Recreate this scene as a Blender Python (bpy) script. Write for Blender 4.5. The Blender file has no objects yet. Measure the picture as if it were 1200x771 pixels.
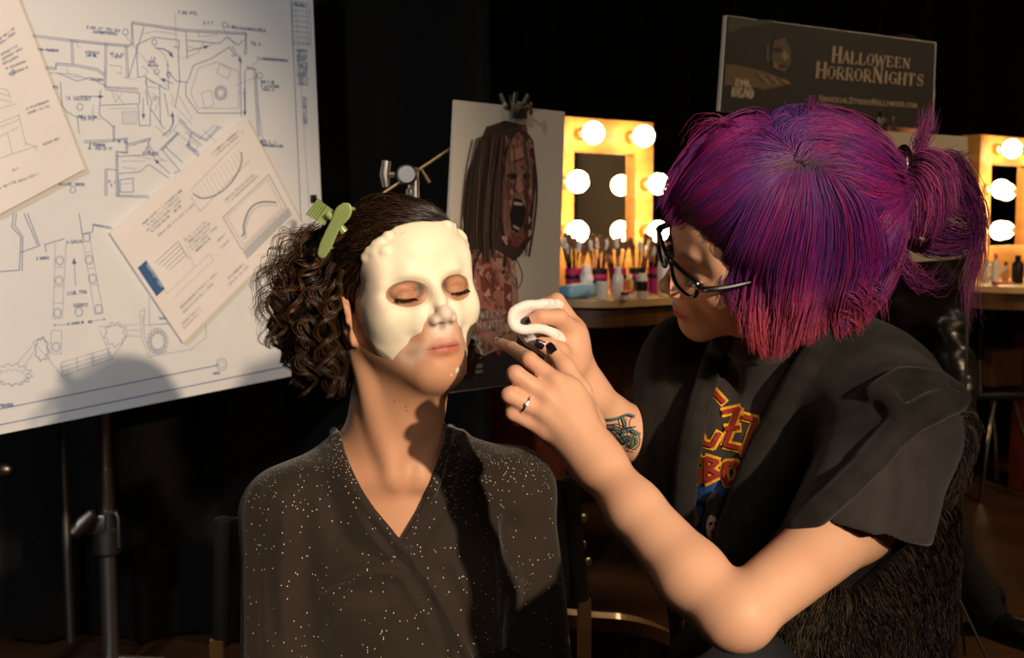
import bpy, bmesh, math, random
import numpy as np
from mathutils import Vector, Matrix
from mathutils.bvhtree import BVHTree
C = bpy.context.scene.collection
RNG = np.random.default_rng(7)
random.seed(7)

# ------------------------------------------------------------------ camera geometry
FPX = 1400.0
PITCH = math.radians(5.0)
CAM = np.array([0.0, 0.0, 1.15])
FWD = np.array([0.0, math.cos(PITCH), -math.sin(PITCH)])
UPV = np.array([0.0, math.sin(PITCH), math.cos(PITCH)])
RGT = np.array([1.0, 0.0, 0.0])
def W(px, py, d):
    return CAM + FWD * d + RGT * ((px - 600) / FPX * d) + UPV * ((385.5 - py) / FPX * d)
def A(*v): return np.array(v, float)
def nrm(v):
    v = np.asarray(v, float); return v / (np.linalg.norm(v) + 1e-12)

# ------------------------------------------------------------------ materials
def srgb(r, g, b):
    return tuple(((c / 255) / 12.92 if c / 255 <= 0.04045 else ((c / 255 + 0.055) / 1.055) ** 2.4) for c in (r, g, b))
def mat(name, color=(.5, .5, .5), rough=.5, metal=0.0, spec=.5, bump=None, noise=None, attr=None, sss=0.0,
        emit=None, trans=0.0, ior=1.45, sheen=0.0, aniso=0.0, coat=0.0, alpha=1.0):
    m = bpy.data.materials.new(name); m.use_nodes = True
    nt = m.node_tree; b = nt.nodes['Principled BSDF']
    b.inputs['Base Color'].default_value = (*color, 1)
    b.inputs['Roughness'].default_value = rough
    b.inputs['Metallic'].default_value = metal
    b.inputs['Specular IOR Level'].default_value = spec
    b.inputs['IOR'].default_value = ior
    b.inputs['Transmission Weight'].default_value = trans
    b.inputs['Coat Weight'].default_value = coat
    b.inputs['Sheen Weight'].default_value = sheen
    b.inputs['Anisotropic'].default_value = aniso
    b.inputs['Alpha'].default_value = alpha
    if sss:
        b.inputs['Subsurface Weight'].default_value = sss
        b.inputs['Subsurface Radius'].default_value = (1.0, .35, .2)
        b.inputs['Subsurface Scale'].default_value = .006
    src = None
    if attr:
        a = nt.nodes.new('ShaderNodeAttribute'); a.attribute_name = attr; src = a.outputs['Color']
    if noise:                                   # (scale, amount, detail): wear / weave variation of the thing's own colour
        tc = nt.nodes.new('ShaderNodeTexCoord')
        n = nt.nodes.new('ShaderNodeTexNoise'); n.inputs['Scale'].default_value = noise[0]
        n.inputs['Detail'].default_value = noise[2] if len(noise) > 2 else 4
        nt.links.new(tc.outputs['Object'], n.inputs['Vector'])
        if len(noise) > 3:
            mp = nt.nodes.new('ShaderNodeMapping'); mp.inputs['Scale'].default_value = noise[3]
            nt.links.new(tc.outputs['Object'], mp.inputs['Vector']); nt.links.new(mp.outputs[0], n.inputs['Vector'])
        r = nt.nodes.new('ShaderNodeMapRange')
        r.inputs['From Min'].default_value = .3; r.inputs['From Max'].default_value = .7
        r.inputs['To Min'].default_value = 1 - noise[1]; r.inputs['To Max'].default_value = 1 + noise[1]
        nt.links.new(n.outputs['Fac'], r.inputs['Value'])
        mx = nt.nodes.new('ShaderNodeVectorMath'); mx.operation = 'SCALE'
        if src: nt.links.new(src, mx.inputs[0])
        else: mx.inputs[0].default_value = color
        nt.links.new(r.outputs[0], mx.inputs['Scale']); src = mx.outputs[0]
    if src: nt.links.new(src, b.inputs['Base Color'])
    if bump:                                    # (scale, strength, distance)
        tc2 = nt.nodes.new('ShaderNodeTexCoord')
        n2 = nt.nodes.new('ShaderNodeTexNoise'); n2.inputs['Scale'].default_value = bump[0]; n2.inputs['Detail'].default_value = 3
        nt.links.new(tc2.outputs['Object'], n2.inputs['Vector'])
        bn = nt.nodes.new('ShaderNodeBump'); bn.inputs['Strength'].default_value = bump[1]; bn.inputs['Distance'].default_value = bump[2]
        nt.links.new(n2.outputs['Fac'], bn.inputs['Height']); nt.links.new(bn.outputs[0], b.inputs['Normal'])
    if emit:
        b.inputs['Emission Color'].default_value = (*emit[0], 1); b.inputs['Emission Strength'].default_value = emit[1]
    return m

# ------------------------------------------------------------------ objects
def tag(o, label=None, cat=None, group=None, kind=None):
    if label: o['label'] = label
    if cat: o['category'] = cat
    if group: o['group'] = group
    if kind: o['kind'] = kind
    return o
def empty(name, loc, label=None, cat=None, group=None):
    o = bpy.data.objects.new(name, None); C.objects.link(o); o.location = Vector(loc); o.empty_display_size = .05
    return tag(o, label, cat, group)
def link(name, me, m, parent=None):
    o = bpy.data.objects.new(name, me); C.objects.link(o)
    for mm in (m if isinstance(m, (list, tuple)) else [m]): me.materials.append(mm)
    if parent is not None:
        o.parent = parent
        base = Vector((0, 0, 0)); q = parent
        while q is not None: base += q.location; q = q.parent
        o.location = -base                       # meshes are built in world coordinates
    return o
def npmesh(name, verts, faces, smooth=True, cols=None, mats=None):
    """verts (N,3), faces (M,3|4) numpy or list of lists"""
    me = bpy.data.meshes.new(name)
    if isinstance(faces, np.ndarray):
        n, k = faces.shape
        me.vertices.add(len(verts)); me.vertices.foreach_set('co', np.asarray(verts, np.float32).ravel())
        me.loops.add(n * k); me.loops.foreach_set('vertex_index', faces.astype(np.int32).ravel())
        me.polygons.add(n); me.polygons.foreach_set('loop_start', np.arange(0, n * k, k, dtype=np.int32))
        me.polygons.foreach_set('loop_total', np.full(n, k, np.int32))
        me.update(calc_edges=True)
    else:
        me.from_pydata([tuple(v) for v in verts], [], faces)
    if smooth: me.polygons.foreach_set('use_smooth', np.ones(len(me.polygons), bool))
    if mats is not None: me.polygons.foreach_set('material_index', np.asarray(mats, np.int32))
    if cols is not None:
        a = me.attributes.new('col', 'FLOAT_COLOR', 'POINT')
        cc = np.ones((len(verts), 4), np.float32); cc[:, :3] = cols
        a.data.foreach_set('color', cc.ravel())
    me.validate(); me.update()
    return me

class MB:
    """collects shapes into one mesh"""
    def __init__(s): s.v = []; s.f = []; s.c = []; s.m = []; s.cur = (1, 1, 1); s.mi = 0; s.n = 0
    def add(s, vs, fs):
        vs = [tuple(map(float, v)) for v in vs]
        s.v += vs; s.f += [[i + s.n for i in f] for f in fs]; s.c += [s.cur] * len(vs); s.m += [s.mi] * len(fs); s.n += len(vs)
    def box(s, c, size, R=None, bev=0.0):
        c = np.asarray(c, float); h = np.asarray(size, float) / 2
        bm = bmesh.new(); bmesh.ops.create_cube(bm, size=1.0)
        for v in bm.verts: v.co = Vector((v.co.x * h[0] * 2, v.co.y * h[1] * 2, v.co.z * h[2] * 2))
        if bev: bmesh.ops.bevel(bm, geom=bm.edges[:], offset=bev, segments=2, profile=.5, affect='EDGES')
        P = np.array([v.co[:] for v in bm.verts])
        if R is not None: P = P @ np.asarray(R).T
        bm.verts.index_update()
        s.add(P + c, [[v.index for v in f.verts] for f in bm.faces]); bm.free()
    def tube(s, pts, r, n=12, cap=True, flat=None):
        pts = np.asarray(pts, float); N = len(pts)
        rr = np.full(N, r) if np.isscalar(r) else np.asarray(r, float)
        T = np.gradient(pts, axis=0); T /= np.linalg.norm(T, axis=1, keepdims=True) + 1e-12
        u = np.cross(T[0], [0, 0, 1]);
        if np.linalg.norm(u) < 1e-3: u = np.cross(T[0], [1, 0, 0])
        u = nrm(u); vs = []
        for i in range(N):
            u = nrm(u - T[i] * np.dot(u, T[i])); w = np.cross(T[i], u)
            for k in range(n):
                a = 2 * math.pi * k / n
                vs.append(pts[i] + (u * math.cos(a) + w * math.sin(a) * (flat or 1)) * rr[i])
        fs = [[i * n + k, i * n + (k + 1) % n, (i + 1) * n + (k + 1) % n, (i + 1) * n + k] for i in range(N - 1) for k in range(n)]
        if cap: fs += [list(range(n))[::-1], [(N - 1) * n + k for k in range(n)]]
        s.add(vs, fs)
    def lathe(s, c, prof, n=24, axis=(0, 0, 1), cap=True):
        """prof: list of (radius, height along axis)"""
        ax = nrm(axis); u = nrm(np.cross(ax, [0.3, 1, .1])); w = np.cross(ax, u); vs = []
        for (r, h) in prof:
            for k in range(n):
                a = 2 * math.pi * k / n; vs.append(np.asarray(c) + ax * h + (u * math.cos(a) + w * math.sin(a)) * r)
        N = len(prof)
        fs = [[i * n + k, i * n + (k + 1) % n, (i + 1) * n + (k + 1) % n, (i + 1) * n + k] for i in range(N - 1) for k in range(n)]
        if cap: fs += [list(range(n))[::-1], [(N - 1) * n + k for k in range(n)]]
        s.add(vs, fs)
    def ball(s, c, r, nu=16, nv=10, R=None):
        r = np.array([r] * 3 if np.isscalar(r) else r, float); vs = []
        for i in range(1, nv):
            t = math.pi * i / nv
            for k in range(nu):
                a = 2 * math.pi * k / nu; vs.append(np.array([math.sin(t) * math.cos(a), math.sin(t) * math.sin(a), math.cos(t)]) * r)
        vs += [np.array([0, 0, 1]) * r, np.array([0, 0, -1]) * r]
        fs = [[i * nu + k, (i + 1) * nu + k, (i + 1) * nu + (k + 1) % nu, i * nu + (k + 1) % nu] for i in range(nv - 2) for k in range(nu)]
        a, b = len(vs) - 2, len(vs) - 1
        fs += [[a, k, (k + 1) % nu] for k in range(nu)] + [[b, (nv - 2) * nu + (k + 1) % nu, (nv - 2) * nu + k] for k in range(nu)]
        P = np.array(vs)
        if R is not None: P = P @ np.asarray(R).T
        s.add(P + np.asarray(c), fs)
    def prism(s, poly, o, u, v, n0, n1):
        """poly 2D outline in frame (o,u,v), extruded from n0 to n1 along u x v"""
        o = np.asarray(o, float); u = np.asarray(u, float); v = np.asarray(v, float); w = np.cross(u, v); N = len(poly)
        vs = [o + u * a + v * b + w * n0 for a, b in poly] + [o + u * a + v * b + w * n1 for a, b in poly]
        fs = [list(range(N))[::-1], [N + i for i in range(N)]] + [[i, (i + 1) % N, N + (i + 1) % N, N + i] for i in range(N)]
        s.add(vs, fs)
    def build(s, name, m, parent=None, smooth=True, auto=35, col=False):
        me = bpy.data.meshes.new(name); me.from_pydata(s.v, [], s.f)
        me.polygons.foreach_set('material_index', np.asarray(s.m, np.int32))
        if smooth:
            bm = bmesh.new(); bm.from_mesh(me)
            bmesh.ops.recalc_face_normals(bm, faces=bm.faces[:])
            for f in bm.faces: f.smooth = True
            lim = math.radians(auto)
            for e in bm.edges: e.smooth = not (len(e.link_faces) == 2 and e.calc_face_angle(0) > lim)
            bm.to_mesh(me); bm.free()
        if col:
            a = me.attributes.new('col', 'FLOAT_COLOR', 'POINT')
            a.data.foreach_set('color', np.hstack([np.array(s.c, np.float32), np.ones((len(s.c), 1), np.float32)]).ravel())
        me.update()
        return link(name, me, m, parent)

# ------------------------------------------------------------------ implicit modelling (smooth blended bodies, then surface nets)
class SDF:
    def __init__(s): s.p = []; s.post = None; s.iso = 0.0
    def _add(s, op, fn, c, r, k): s.p.append((op, fn, np.asarray(c, float), float(r), float(k))); return s
    def cone(s, a, b, ra, rb, k=.01, op='u'):
        a = np.asarray(a, float); b = np.asarray(b, float); ba = b - a; L2 = max(ba @ ba, 1e-12)
        def fn(p):
            q = p - a; t = np.clip(q @ ba / L2, 0, 1)
            return np.linalg.norm(q - t[:, None] * ba, axis=1) - (ra + (rb - ra) * t)
        return s._add(op, fn, (a + b) / 2, math.sqrt(L2) / 2 + max(ra, rb), k)
    def path(s, pts, rr, k=.004, op='u', kin=None):
        P = [np.asarray(p, float) for p in pts]
        R = [rr] * len(P) if np.isscalar(rr) else list(rr)
        def fn(p):
            d = None
            for i in range(len(P) - 1):
                a, b = P[i], P[i + 1]; ba = b - a; L2 = max(ba @ ba, 1e-12)
                q = p - a; t = np.clip(q @ ba / L2, 0, 1)
                e = np.linalg.norm(q - t[:, None] * ba, axis=1) - (R[i] + (R[i + 1] - R[i]) * t)
                d = e if d is None else np.minimum(d, e)
            return d
        Q = np.array(P); c = (Q.min(0) + Q.max(0)) / 2
        return s._add(op, fn, c, np.linalg.norm(Q - c, axis=1).max() + max(R), k)
    def elli(s, c, r, R=None, k=.01, op='u'):
        c = np.asarray(c, float); r = np.asarray(r, float); Rt = None if R is None else np.asarray(R, float)
        def fn(p):
            q = p - c
            if Rt is not None: q = q @ Rt           # R columns = local axes in world
            k0 = np.linalg.norm(q / r, axis=1); k1 = np.linalg.norm(q / (r * r), axis=1) + 1e-9
            return np.maximum(k0 * (k0 - 1) / k1, np.linalg.norm(q, axis=1) - r.max())
        return s._add(op, fn, c, r.max() * 1.02, k)
    def box(s, c, h, rad=.003, R=None, k=.005, op='u'):
        c = np.asarray(c, float); h = np.asarray(h, float) - rad; Rt = None if R is None else np.asarray(R, float)
        def fn(p):
            q = p - c
            if Rt is not None: q = q @ Rt
            q = np.abs(q) - h
            return np.linalg.norm(np.maximum(q, 0), axis=1) + np.minimum(q.max(1), 0) - rad
        return s._add(op, fn, c, np.linalg.norm(h) + rad, k)
    def fn(s, f, c, r, k=.003, op='u'): return s._add(op, f, c, r, k)
    def eval(s, P, sel=None):
        d = np.full(len(P), .2)
        for i in (range(len(s.p)) if sel is None else sel):
            op, fn, c, r, k = s.p[i]; e = fn(P)
            if op == 'u':
                h = np.maximum(k - np.abs(d - e), 0) / k if k > 0 else 0
                d = np.minimum(d, e) - h * h * k * .25
            elif op == 's':
                e = -e; h = np.maximum(k - np.abs(d - e), 0) / k if k > 0 else 0
                d = np.maximum(d, e) + h * h * k * .25
            else:
                h = np.maximum(k - np.abs(d - e), 0) / k if k > 0 else 0
                d = np.maximum(d, e) + h * h * k * .25
        if s.post is not None: d = s.post(P, d)
        return d - s.iso
    def mesh(s, h, lo, hi, n=14, relax=2, margin=.013):
        lo = np.asarray(lo, float); hi = np.asarray(hi, float)
        nb = np.maximum(np.ceil((hi - lo) / (h * n)).astype(int), 1)
        br = h * (n + 2) * .87
        cen = np.array([p[2] for p in s.p]); rad = np.array([p[3] for p in s.p]); kk = np.array([p[4] for p in s.p])
        V = []; F = []; K = []; off = np.stack(np.meshgrid(*[np.arange(n + 2)] * 3, indexing='ij'), -1).reshape(-1, 3)
        big = nb * n + 8
        for bi in np.ndindex(*nb):
            b0 = np.array(bi) * n; bc = lo + (b0 + (n + 1) / 2) * h
            rel = np.where(np.linalg.norm(cen - bc, axis=1) < rad + br + kk + margin)[0]
            if not any(s.p[i][0] == 'u' for i in rel): continue
            d0 = s.eval(bc[None], rel)[0]
            if abs(d0) > br * 1.9: continue
            G = lo + (b0 + off) * h
            f = s.eval(G, rel).reshape((n + 2,) * 3)
            if f.min() > 0 or f.max() < 0: continue
            S = f < 0; m = n + 1
            acc = np.zeros((m, m, m, 3)); cnt = np.zeros((m, m, m))
            for ax in range(3):
                o1, o2 = [a for a in range(3) if a != ax]
                sl0 = [slice(None)] * 3; sl1 = [slice(None)] * 3
                sl0[ax] = slice(0, m); sl1[ax] = slice(1, m + 1)
                fa = f[tuple(sl0)]; fb = f[tuple(sl1)]; cr = (fa < 0) != (fb < 0)
                t = np.where(cr, fa / np.where(cr, fa - fb, 1), 0)
                for i in (0, 1):
                    for j in (0, 1):
                        q = [slice(None)] * 3; q[o1] = slice(i, i + m); q[o2] = slice(j, j + m)
                        c_ = cr[tuple(q)]; t_ = t[tuple(q)]
                        acc[..., ax] += np.where(c_, t_, 0); acc[..., o1] += np.where(c_, i, 0); acc[..., o2] += np.where(c_, j, 0)
                        cnt += c_
            act = cnt > 0
            idx = np.argwhere(act); pos = lo + (b0 + idx + acc[act] / cnt[act][:, None]) * h
            g = b0 + idx; key = (g[:, 0] * big[1] + g[:, 1]) * big[2] + g[:, 2]
            V.append(pos); K.append(key)
            for ax in range(3):
                o1, o2 = (ax + 1) % 3, (ax + 2) % 3
                q0 = [slice(1, m)] * 3; q1 = [slice(1, m)] * 3; q1[ax] = slice(2, m + 1)
                a = S[tuple(q0)]; b = S[tuple(q1)]; e = np.argwhere(a != b) + 1
                if not len(e): continue
                flip = a[tuple((e - 1).T)]
                E = e + b0; e1 = np.zeros(3, int); e1[o1] = 1; e2 = np.zeros(3, int); e2[o2] = 1
                qd = np.stack([E - e1 - e2, E - e2, E, E - e1], 1)
                kq = (qd[..., 0] * big[1] + qd[..., 1]) * big[2] + qd[..., 2]
                kq = np.where(flip[:, None], kq, kq[:, ::-1]); F.append(kq)
        V = np.concatenate(V); K = np.concatenate(K); F = np.concatenate(F)
        uk, first = np.unique(K, return_index=True); V = V[first]; F = np.searchsorted(uk, F)
        lab = np.arange(len(V))                      # keep the main connected surface
        while True:
            m0 = lab[F].min(1); new = lab.copy()
            for c_ in range(4): np.minimum.at(new, F[:, c_], m0)
            new = new[new]
            if (new == lab).all(): break
            lab = new
        big_ = np.bincount(lab).argmax(); kf = lab[F[:, 0]] == big_; kv = lab == big_
        F = (np.cumsum(kv) - 1)[F[kf]]; V = V[kv]
        for _ in range(relax):
            sm = np.zeros_like(V); ct = np.zeros(len(V))
            for a, b in ((0, 1), (1, 2), (2, 3), (3, 0)):
                for x, y in ((a, b), (b, a)):
                    for c_ in range(3): sm[:, c_] += np.bincount(F[:, x], V[F[:, y], c_], len(V))
                    ct += np.bincount(F[:, x], minlength=len(V))
            V = V * .45 + .55 * sm / np.maximum(ct, 1)[:, None]
        return V, F
class Frame:
    def __init__(s, o, R, sc=.001): s.o = np.asarray(o, float); s.R = np.asarray(R, float); s.sc = sc
    def pt(s, x, y, z): return s.o + s.R @ (A(x, y, z) * s.sc)
    def local(s, P): return (P - s.o) @ s.R / s.sc
def rotm(yaw=0, pitch=0, roll=0):
    """head looks along local -Y; yaw about Z, pitch about X, roll about Y (degrees)"""
    return np.array(Matrix.Rotation(math.radians(yaw), 3, 'Z') @ Matrix.Rotation(math.radians(pitch), 3, 'X') @ Matrix.Rotation(math.radians(roll), 3, 'Y'))

def fbm(P, s, seed=0, oct=3):
    """cheap smooth pseudo-noise in -1..1 from sums of sines"""
    r = np.random.default_rng(seed); out = np.zeros(len(P)); amp = 1; tot = 0
    for o in range(oct):
        for _ in range(4):
            k = r.normal(size=3); k /= np.linalg.norm(k); out += amp * np.sin(P @ k * s * (2 ** o) * r.uniform(.7, 1.3) + r.uniform(0, 6.28)) / 4
        tot += amp; amp *= .5
    return out / tot * 1.6

def strands(name, P, r0, r1, cols, m, parent=None, sides=3):
    """P (N,M,3) hair strands -> one mesh of tapered tubes"""
    P = np.asarray(P, float); N, M, _ = P.shape
    T = np.gradient(P, axis=1); T /= np.linalg.norm(T, axis=2, keepdims=True) + 1e-9
    ref = np.zeros_like(T); ref[..., 1] = 1.0
    u = np.cross(T, ref); un = np.linalg.norm(u, axis=2, keepdims=True)
    u = np.where(un < .05, np.cross(T, np.array([1., 0, 0])), u); u /= np.linalg.norm(u, axis=2, keepdims=True) + 1e-9
    w = np.cross(T, u)
    rr = np.broadcast_to(np.asarray(r0, float).reshape(-1, 1), (N, 1)) * (1 - np.linspace(0, 1, M) ** 2.5)[None] + r1
    vs = np.stack([P + (u * math.cos(2 * math.pi * k / sides) + w * math.sin(2 * math.pi * k / sides)) * rr[..., None] for k in range(sides)], 2)
    base = (np.arange(N)[:, None] * M + np.arange(M - 1)[None]) * sides
    F = np.concatenate([np.stack([base + k, base + (k + 1) % sides, base + sides + (k + 1) % sides, base + sides + k], -1).reshape(-1, 4) for k in range(sides)])
    cols = np.asarray(cols, float)
    if cols.ndim == 2: cols = np.repeat(cols[:, None], M, 1)
    cc = np.repeat(cols.reshape(N, M, 1, 3), sides, 2).reshape(-1, 3)
    me = npmesh(name, vs.reshape(-1, 3), F, True, cc)
    return link(name, me, m, parent)

def crs(pts, n):
    """Catmull-Rom resample of a polyline to n points"""
    P = np.asarray(pts, float); P = np.vstack([2 * P[0] - P[1], P, 2 * P[-1] - P[-2]]); k = len(P) - 3
    t = np.linspace(0, k - 1e-6, n); i = t.astype(int); f = (t - i)[:, None]
    a, b, c, d = P[i], P[i + 1], P[i + 2], P[i + 3]
    return .5 * ((2 * b) + (c - a) * f + (2 * a - 5 * b + 4 * c - d) * f ** 2 + (3 * b - a - 3 * c + d) * f ** 3)
# ------------------------------------------------------------------ heads
def add_head(S, F, closed=True, ears=(1, -1), nose=1.0):
    R = F.R; s = F.sc
    def E(c, r, k, op='u', rot=None):
        S.elli(F.pt(*c), A(*r) * s, R if rot is None else R @ rot, k * s, op)
    def Cn(a, b, ra, rb, k, op='u'): S.cone(F.pt(*a), F.pt(*b), ra * s, rb * s, k * s, op)
    def Pt(pts, rr, k, op='u'):
        S.path([F.pt(*p) for p in pts], rr * s if np.isscalar(rr) else [q * s for q in rr], k * s, op)
    E((0, 14, 38), (71, 92, 71), 10)
    E((0, -26, 6), (60, 60, 70), 18)
    E((0, -30, 46), (54, 57, 46), 14)
    E((0, -42, -40), (49, 43, 52), 20)
    for q in (1, -1):
        E((q * 40, -22, -28), (26, 40, 42), 22)
        E((q * 17, -80, -28), (12, 10, 18), 14)
        E((q * 46, -52, 20), (13, 18, 24), 18)
    E((0, -71, -92), (17, 15, 14), 20)
    for q in (1, -1):
        Cn((q * 50, 0, -52), (q * 15, -66, -89), 13, 13, 22)
        E((q * 41, -52, -24), (22, 24, 19), 16)
    Cn((-26, -77, 17), (26, -77, 17), 8, 8, 14)
    E((0, -76, -62), (25, 15, 21), 14)
    # nose
    Cn((0, -82, 6), (0, -100 - 3 * nose, -27), 5.5, 6.5, 12)
    E((0, -101 - 4 * nose, -31), (8, 8, 7.5), 6)
    for q in (1, -1): E((q * 10.5, -94 - nose, -36), (6, 9.5, 6.2), 6)
    Cn((0, -102, -37), (0, -90, -44), 3.2, 4, 4)
    for q in (1, -1): E((q * 5.6, -98.5, -42.5), (2.9, 5, 3.4), 2, 's')
    for q in (1, -1):
        E((q * 31, -92, 1), (17, 13, 11.5), 11, 's')
        E((q * 17, -94, 0), (6, 8, 8), 8, "s")
        E((q * 31.5, -68.5, -3), (15, 13, 12.2), 3)
        if closed:
            arc = [(q * (31.5 + x), -79 + .017 * x * x + (0 if abs(x) < 10 else 1), 4.6 - .022 * x * x - 1) for x in (-13, -8, -3, 3, 8, 13)]
            Pt(arc, 1.0, 1.8, 's')
            low = [(q * (31.5 + x), -81.5 + .025 * x * x, -8.6 + .014 * x * x) for x in (-13.5, -8, -3, 3, 8, 13.5)]
            Pt(low, .7, 1.2, 's')
            Pt([(p[0], p[1] - .2, p[2] + 1.1) for p in low], .9, 1.5)
    # lips
    Pt([(-22.5, -80, -67), (-11, -89.5, -64.2), (-3.5, -92.3, -62.6), (0, -92, -63.6), (3.5, -92.3, -62.6), (11, -89.5, -64.2), (22.5, -80, -67)], [1.6, 3.4, 3.7, 3.4, 3.7, 3.4, 1.6], 3.5)
    Pt([(-20, -80, -68.6), (-10, -88, -71.2), (0, -90.5, -72), (10, -88, -71.2), (20, -80, -68.6)], [1.8, 4.3, 4.9, 4.3, 1.8], 3.5)
    Pt([(-24, -81.5, -67.4), (-11, -93, -67.2), (-4, -96, -66.8), (0, -96, -67.6), (4, -96, -66.8), (11, -93, -67.2), (24, -81.5, -67.4)], .9, 1.6, 's')
    E((0, -97, -81.5), (15, 7, 4), 8, 's')
    Cn((0, -97.5, -50), (0, -97, -59), 1.6, 1.8, 4, 's')
    for q in ears:
        rot = np.array(Matrix.Rotation(math.radians(q * 18), 3, 'Z') @ Matrix.Rotation(math.radians(-12), 3, 'X'))
        fr = Frame(F.pt(q * 71, 6, -20), R @ rot, s)
        def ep(x, y, z): return F.local(fr.pt(x, y, z)[None])[0]
        S.elli(fr.pt(0, 0, 4), A(3.5, 15, 25) * s, fr.R, 4 * s)
        S.path([fr.pt(q * 3, -10, -2), fr.pt(q * 4, -14, 12), fr.pt(q * 4.5, -9, 25), fr.pt(q * 5, 2, 30), fr.pt(q * 5, 13, 24), fr.pt(q * 5, 16, 8), fr.pt(q * 4, 10, -10), fr.pt(q * 2, 2, -22)], [A(2.4, 2.6, 2.8, 3, 3, 3, 3.2, 4.5)[i] * s for i in range(8)], 2 * s)
        S.elli(fr.pt(q * 1, -3, -26), A(4, 7.5, 8.5) * s, fr.R, 4 * s)
        S.elli(fr.pt(q * 6, -2, 0), A(6, 7, 11) * s, fr.R, 3 * s, 's')
        S.path([fr.pt(q * 3, 6, -8), fr.pt(q * 3.5, 8, 6), fr.pt(q * 3, 3, 18)], [2.6 * s] * 3, 3 * s)
        S.elli(fr.pt(q * 3, -11, -5), A(3, 4, 5) * s, fr.R, 3 * s)
def proj(P):
    q = P - CAM; d = q @ FWD
    return 600 + (q @ RGT) / d * FPX, 385.5 - (q @ UPV) / d * FPX, d
def polysd(x, y, poly):
    """signed distance to a 2D polygon (negative inside)"""
    poly = np.asarray(poly, float); d = np.full(len(x), 1e9); ins = np.zeros(len(x), bool); n = len(poly)
    for i in range(n):
        a = poly[i]; b = poly[(i + 1) % n]; ex, ey = b - a; wx = x - a[0]; wy = y - a[1]
        t = np.clip((wx * ex + wy * ey) / (ex * ex + ey * ey + 1e-12), 0, 1)
        d = np.minimum(d, np.hypot(wx - ex * t, wy - ey * t))
        c = ((a[1] > y) != (b[1] > y)) & (x < (b[0] - a[0]) * (y - a[1]) / (b[1] - a[1] + 1e-12) + a[0]); ins ^= c
    return np.where(ins, -d, d)
def wedge(poly, dlo, dhi):
    """region seen through a px polygon between two depths"""
    def f(P):
        x, y, d = proj(P); return np.maximum(np.maximum(polysd(x, y, poly) * d / FPX, dlo - d), d - dhi)
    return f
def march(S, px, py, d0=.9, d1=2.2):
    px = np.atleast_1d(np.asarray(px, float)); py = np.atleast_1d(np.asarray(py, float))
    px, py = np.broadcast_arrays(px, py)
    dirs = FWD + RGT * ((px - 600) / FPX)[:, None] + UPV * ((385.5 - py) / FPX)[:, None]
    d = np.full(len(px), d0)
    for _ in range(140):
        e = S.eval(CAM + dirs * d[:, None]); d = np.minimum(d + np.clip(e * .7, -.01, .05), d1)
    return CAM + dirs * d[:, None], d
def grad(S, P, e=.0015):
    g = np.stack([S.eval(P + np.eye(3)[i] * e) - S.eval(P - np.eye(3)[i] * e) for i in range(3)], 1)
    return g / (np.linalg.norm(g, axis=1, keepdims=True) + 1e-9)
def smooth01(x, a, b):
    t = np.clip((x - a) / (b - a), 0, 1); return t * t * (3 - 2 * t)
def lerpc(c0, c1, t):
    t = np.asarray(t)[:, None]; return np.asarray(c0) * (1 - t) + np.asarray(c1) * t
# a solid cut out of another solid's surface and thickened (clothing panels, masks)
def surf_poly(S, poly, n=1.5):
    """densified outline points lifted on the surface of S"""
    pts = []
    for a, b in zip(poly[:-1], poly[1:]):
        k = max(1, int(np.hypot(b[0] - a[0], b[1] - a[1]) / n))
        pts += [(a[0] + (b[0] - a[0]) * i / k, a[1] + (b[1] - a[1]) * i / k) for i in range(k)]
    pts.append(poly[-1]); pts = np.array(pts)
    P, d = march(S, pts[:, 0], pts[:, 1]); return P
def surf_path(S, pxs, n=10, lift=0.0):
    q = crs([(a, b, 0) for a, b in pxs], n); P, d = march(S, q[:, 0], q[:, 1])
    return P + grad(S, P) * lift
def decal(name, S, polys, m, parent, lift=.0006, step=4.0):
    """polys: list of (px polygon, colour); laid on the surface of S as thin printed mesh, later polygons on top"""
    V = []; Fc = []; Cc = []; n0 = 0
    for li, (poly, colr) in enumerate(polys):
        bm = bmesh.new(); vs = [bm.verts.new((a, b, 0)) for a, b in poly]
        try: f = bm.faces.new(vs)
        except ValueError: bm.free(); continue
        bmesh.ops.triangulate(bm, faces=[f])
        xs = [p[0] for p in poly]; ys = [p[1] for p in poly]
        for ax, lo, hi in ((0, min(xs), max(xs)), (1, min(ys), max(ys))):
            c = lo + step
            while c < hi:
                co = (c, 0, 0) if ax == 0 else (0, c, 0); no = (1, 0, 0) if ax == 0 else (0, 1, 0)
                bmesh.ops.bisect_plane(bm, geom=bm.verts[:] + bm.edges[:] + bm.faces[:], plane_co=co, plane_no=no); c += step
        bm.verts.index_update(); q = np.array([v.co[:2] for v in bm.verts])
        P, d = march(S, q[:, 0], q[:, 1]); view = P - CAM; view /= np.linalg.norm(view, axis=1, keepdims=True)
        P = P - view * (lift + li * .00009)
        V.append(P); Fc += [[v.index + n0 for v in f.verts] for f in bm.faces]; Cc += [colr] * len(P); n0 += len(P); bm.free()
    me = npmesh(name, np.concatenate(V), Fc, True, np.array(Cc)); return link(name, me, m, parent)
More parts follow.
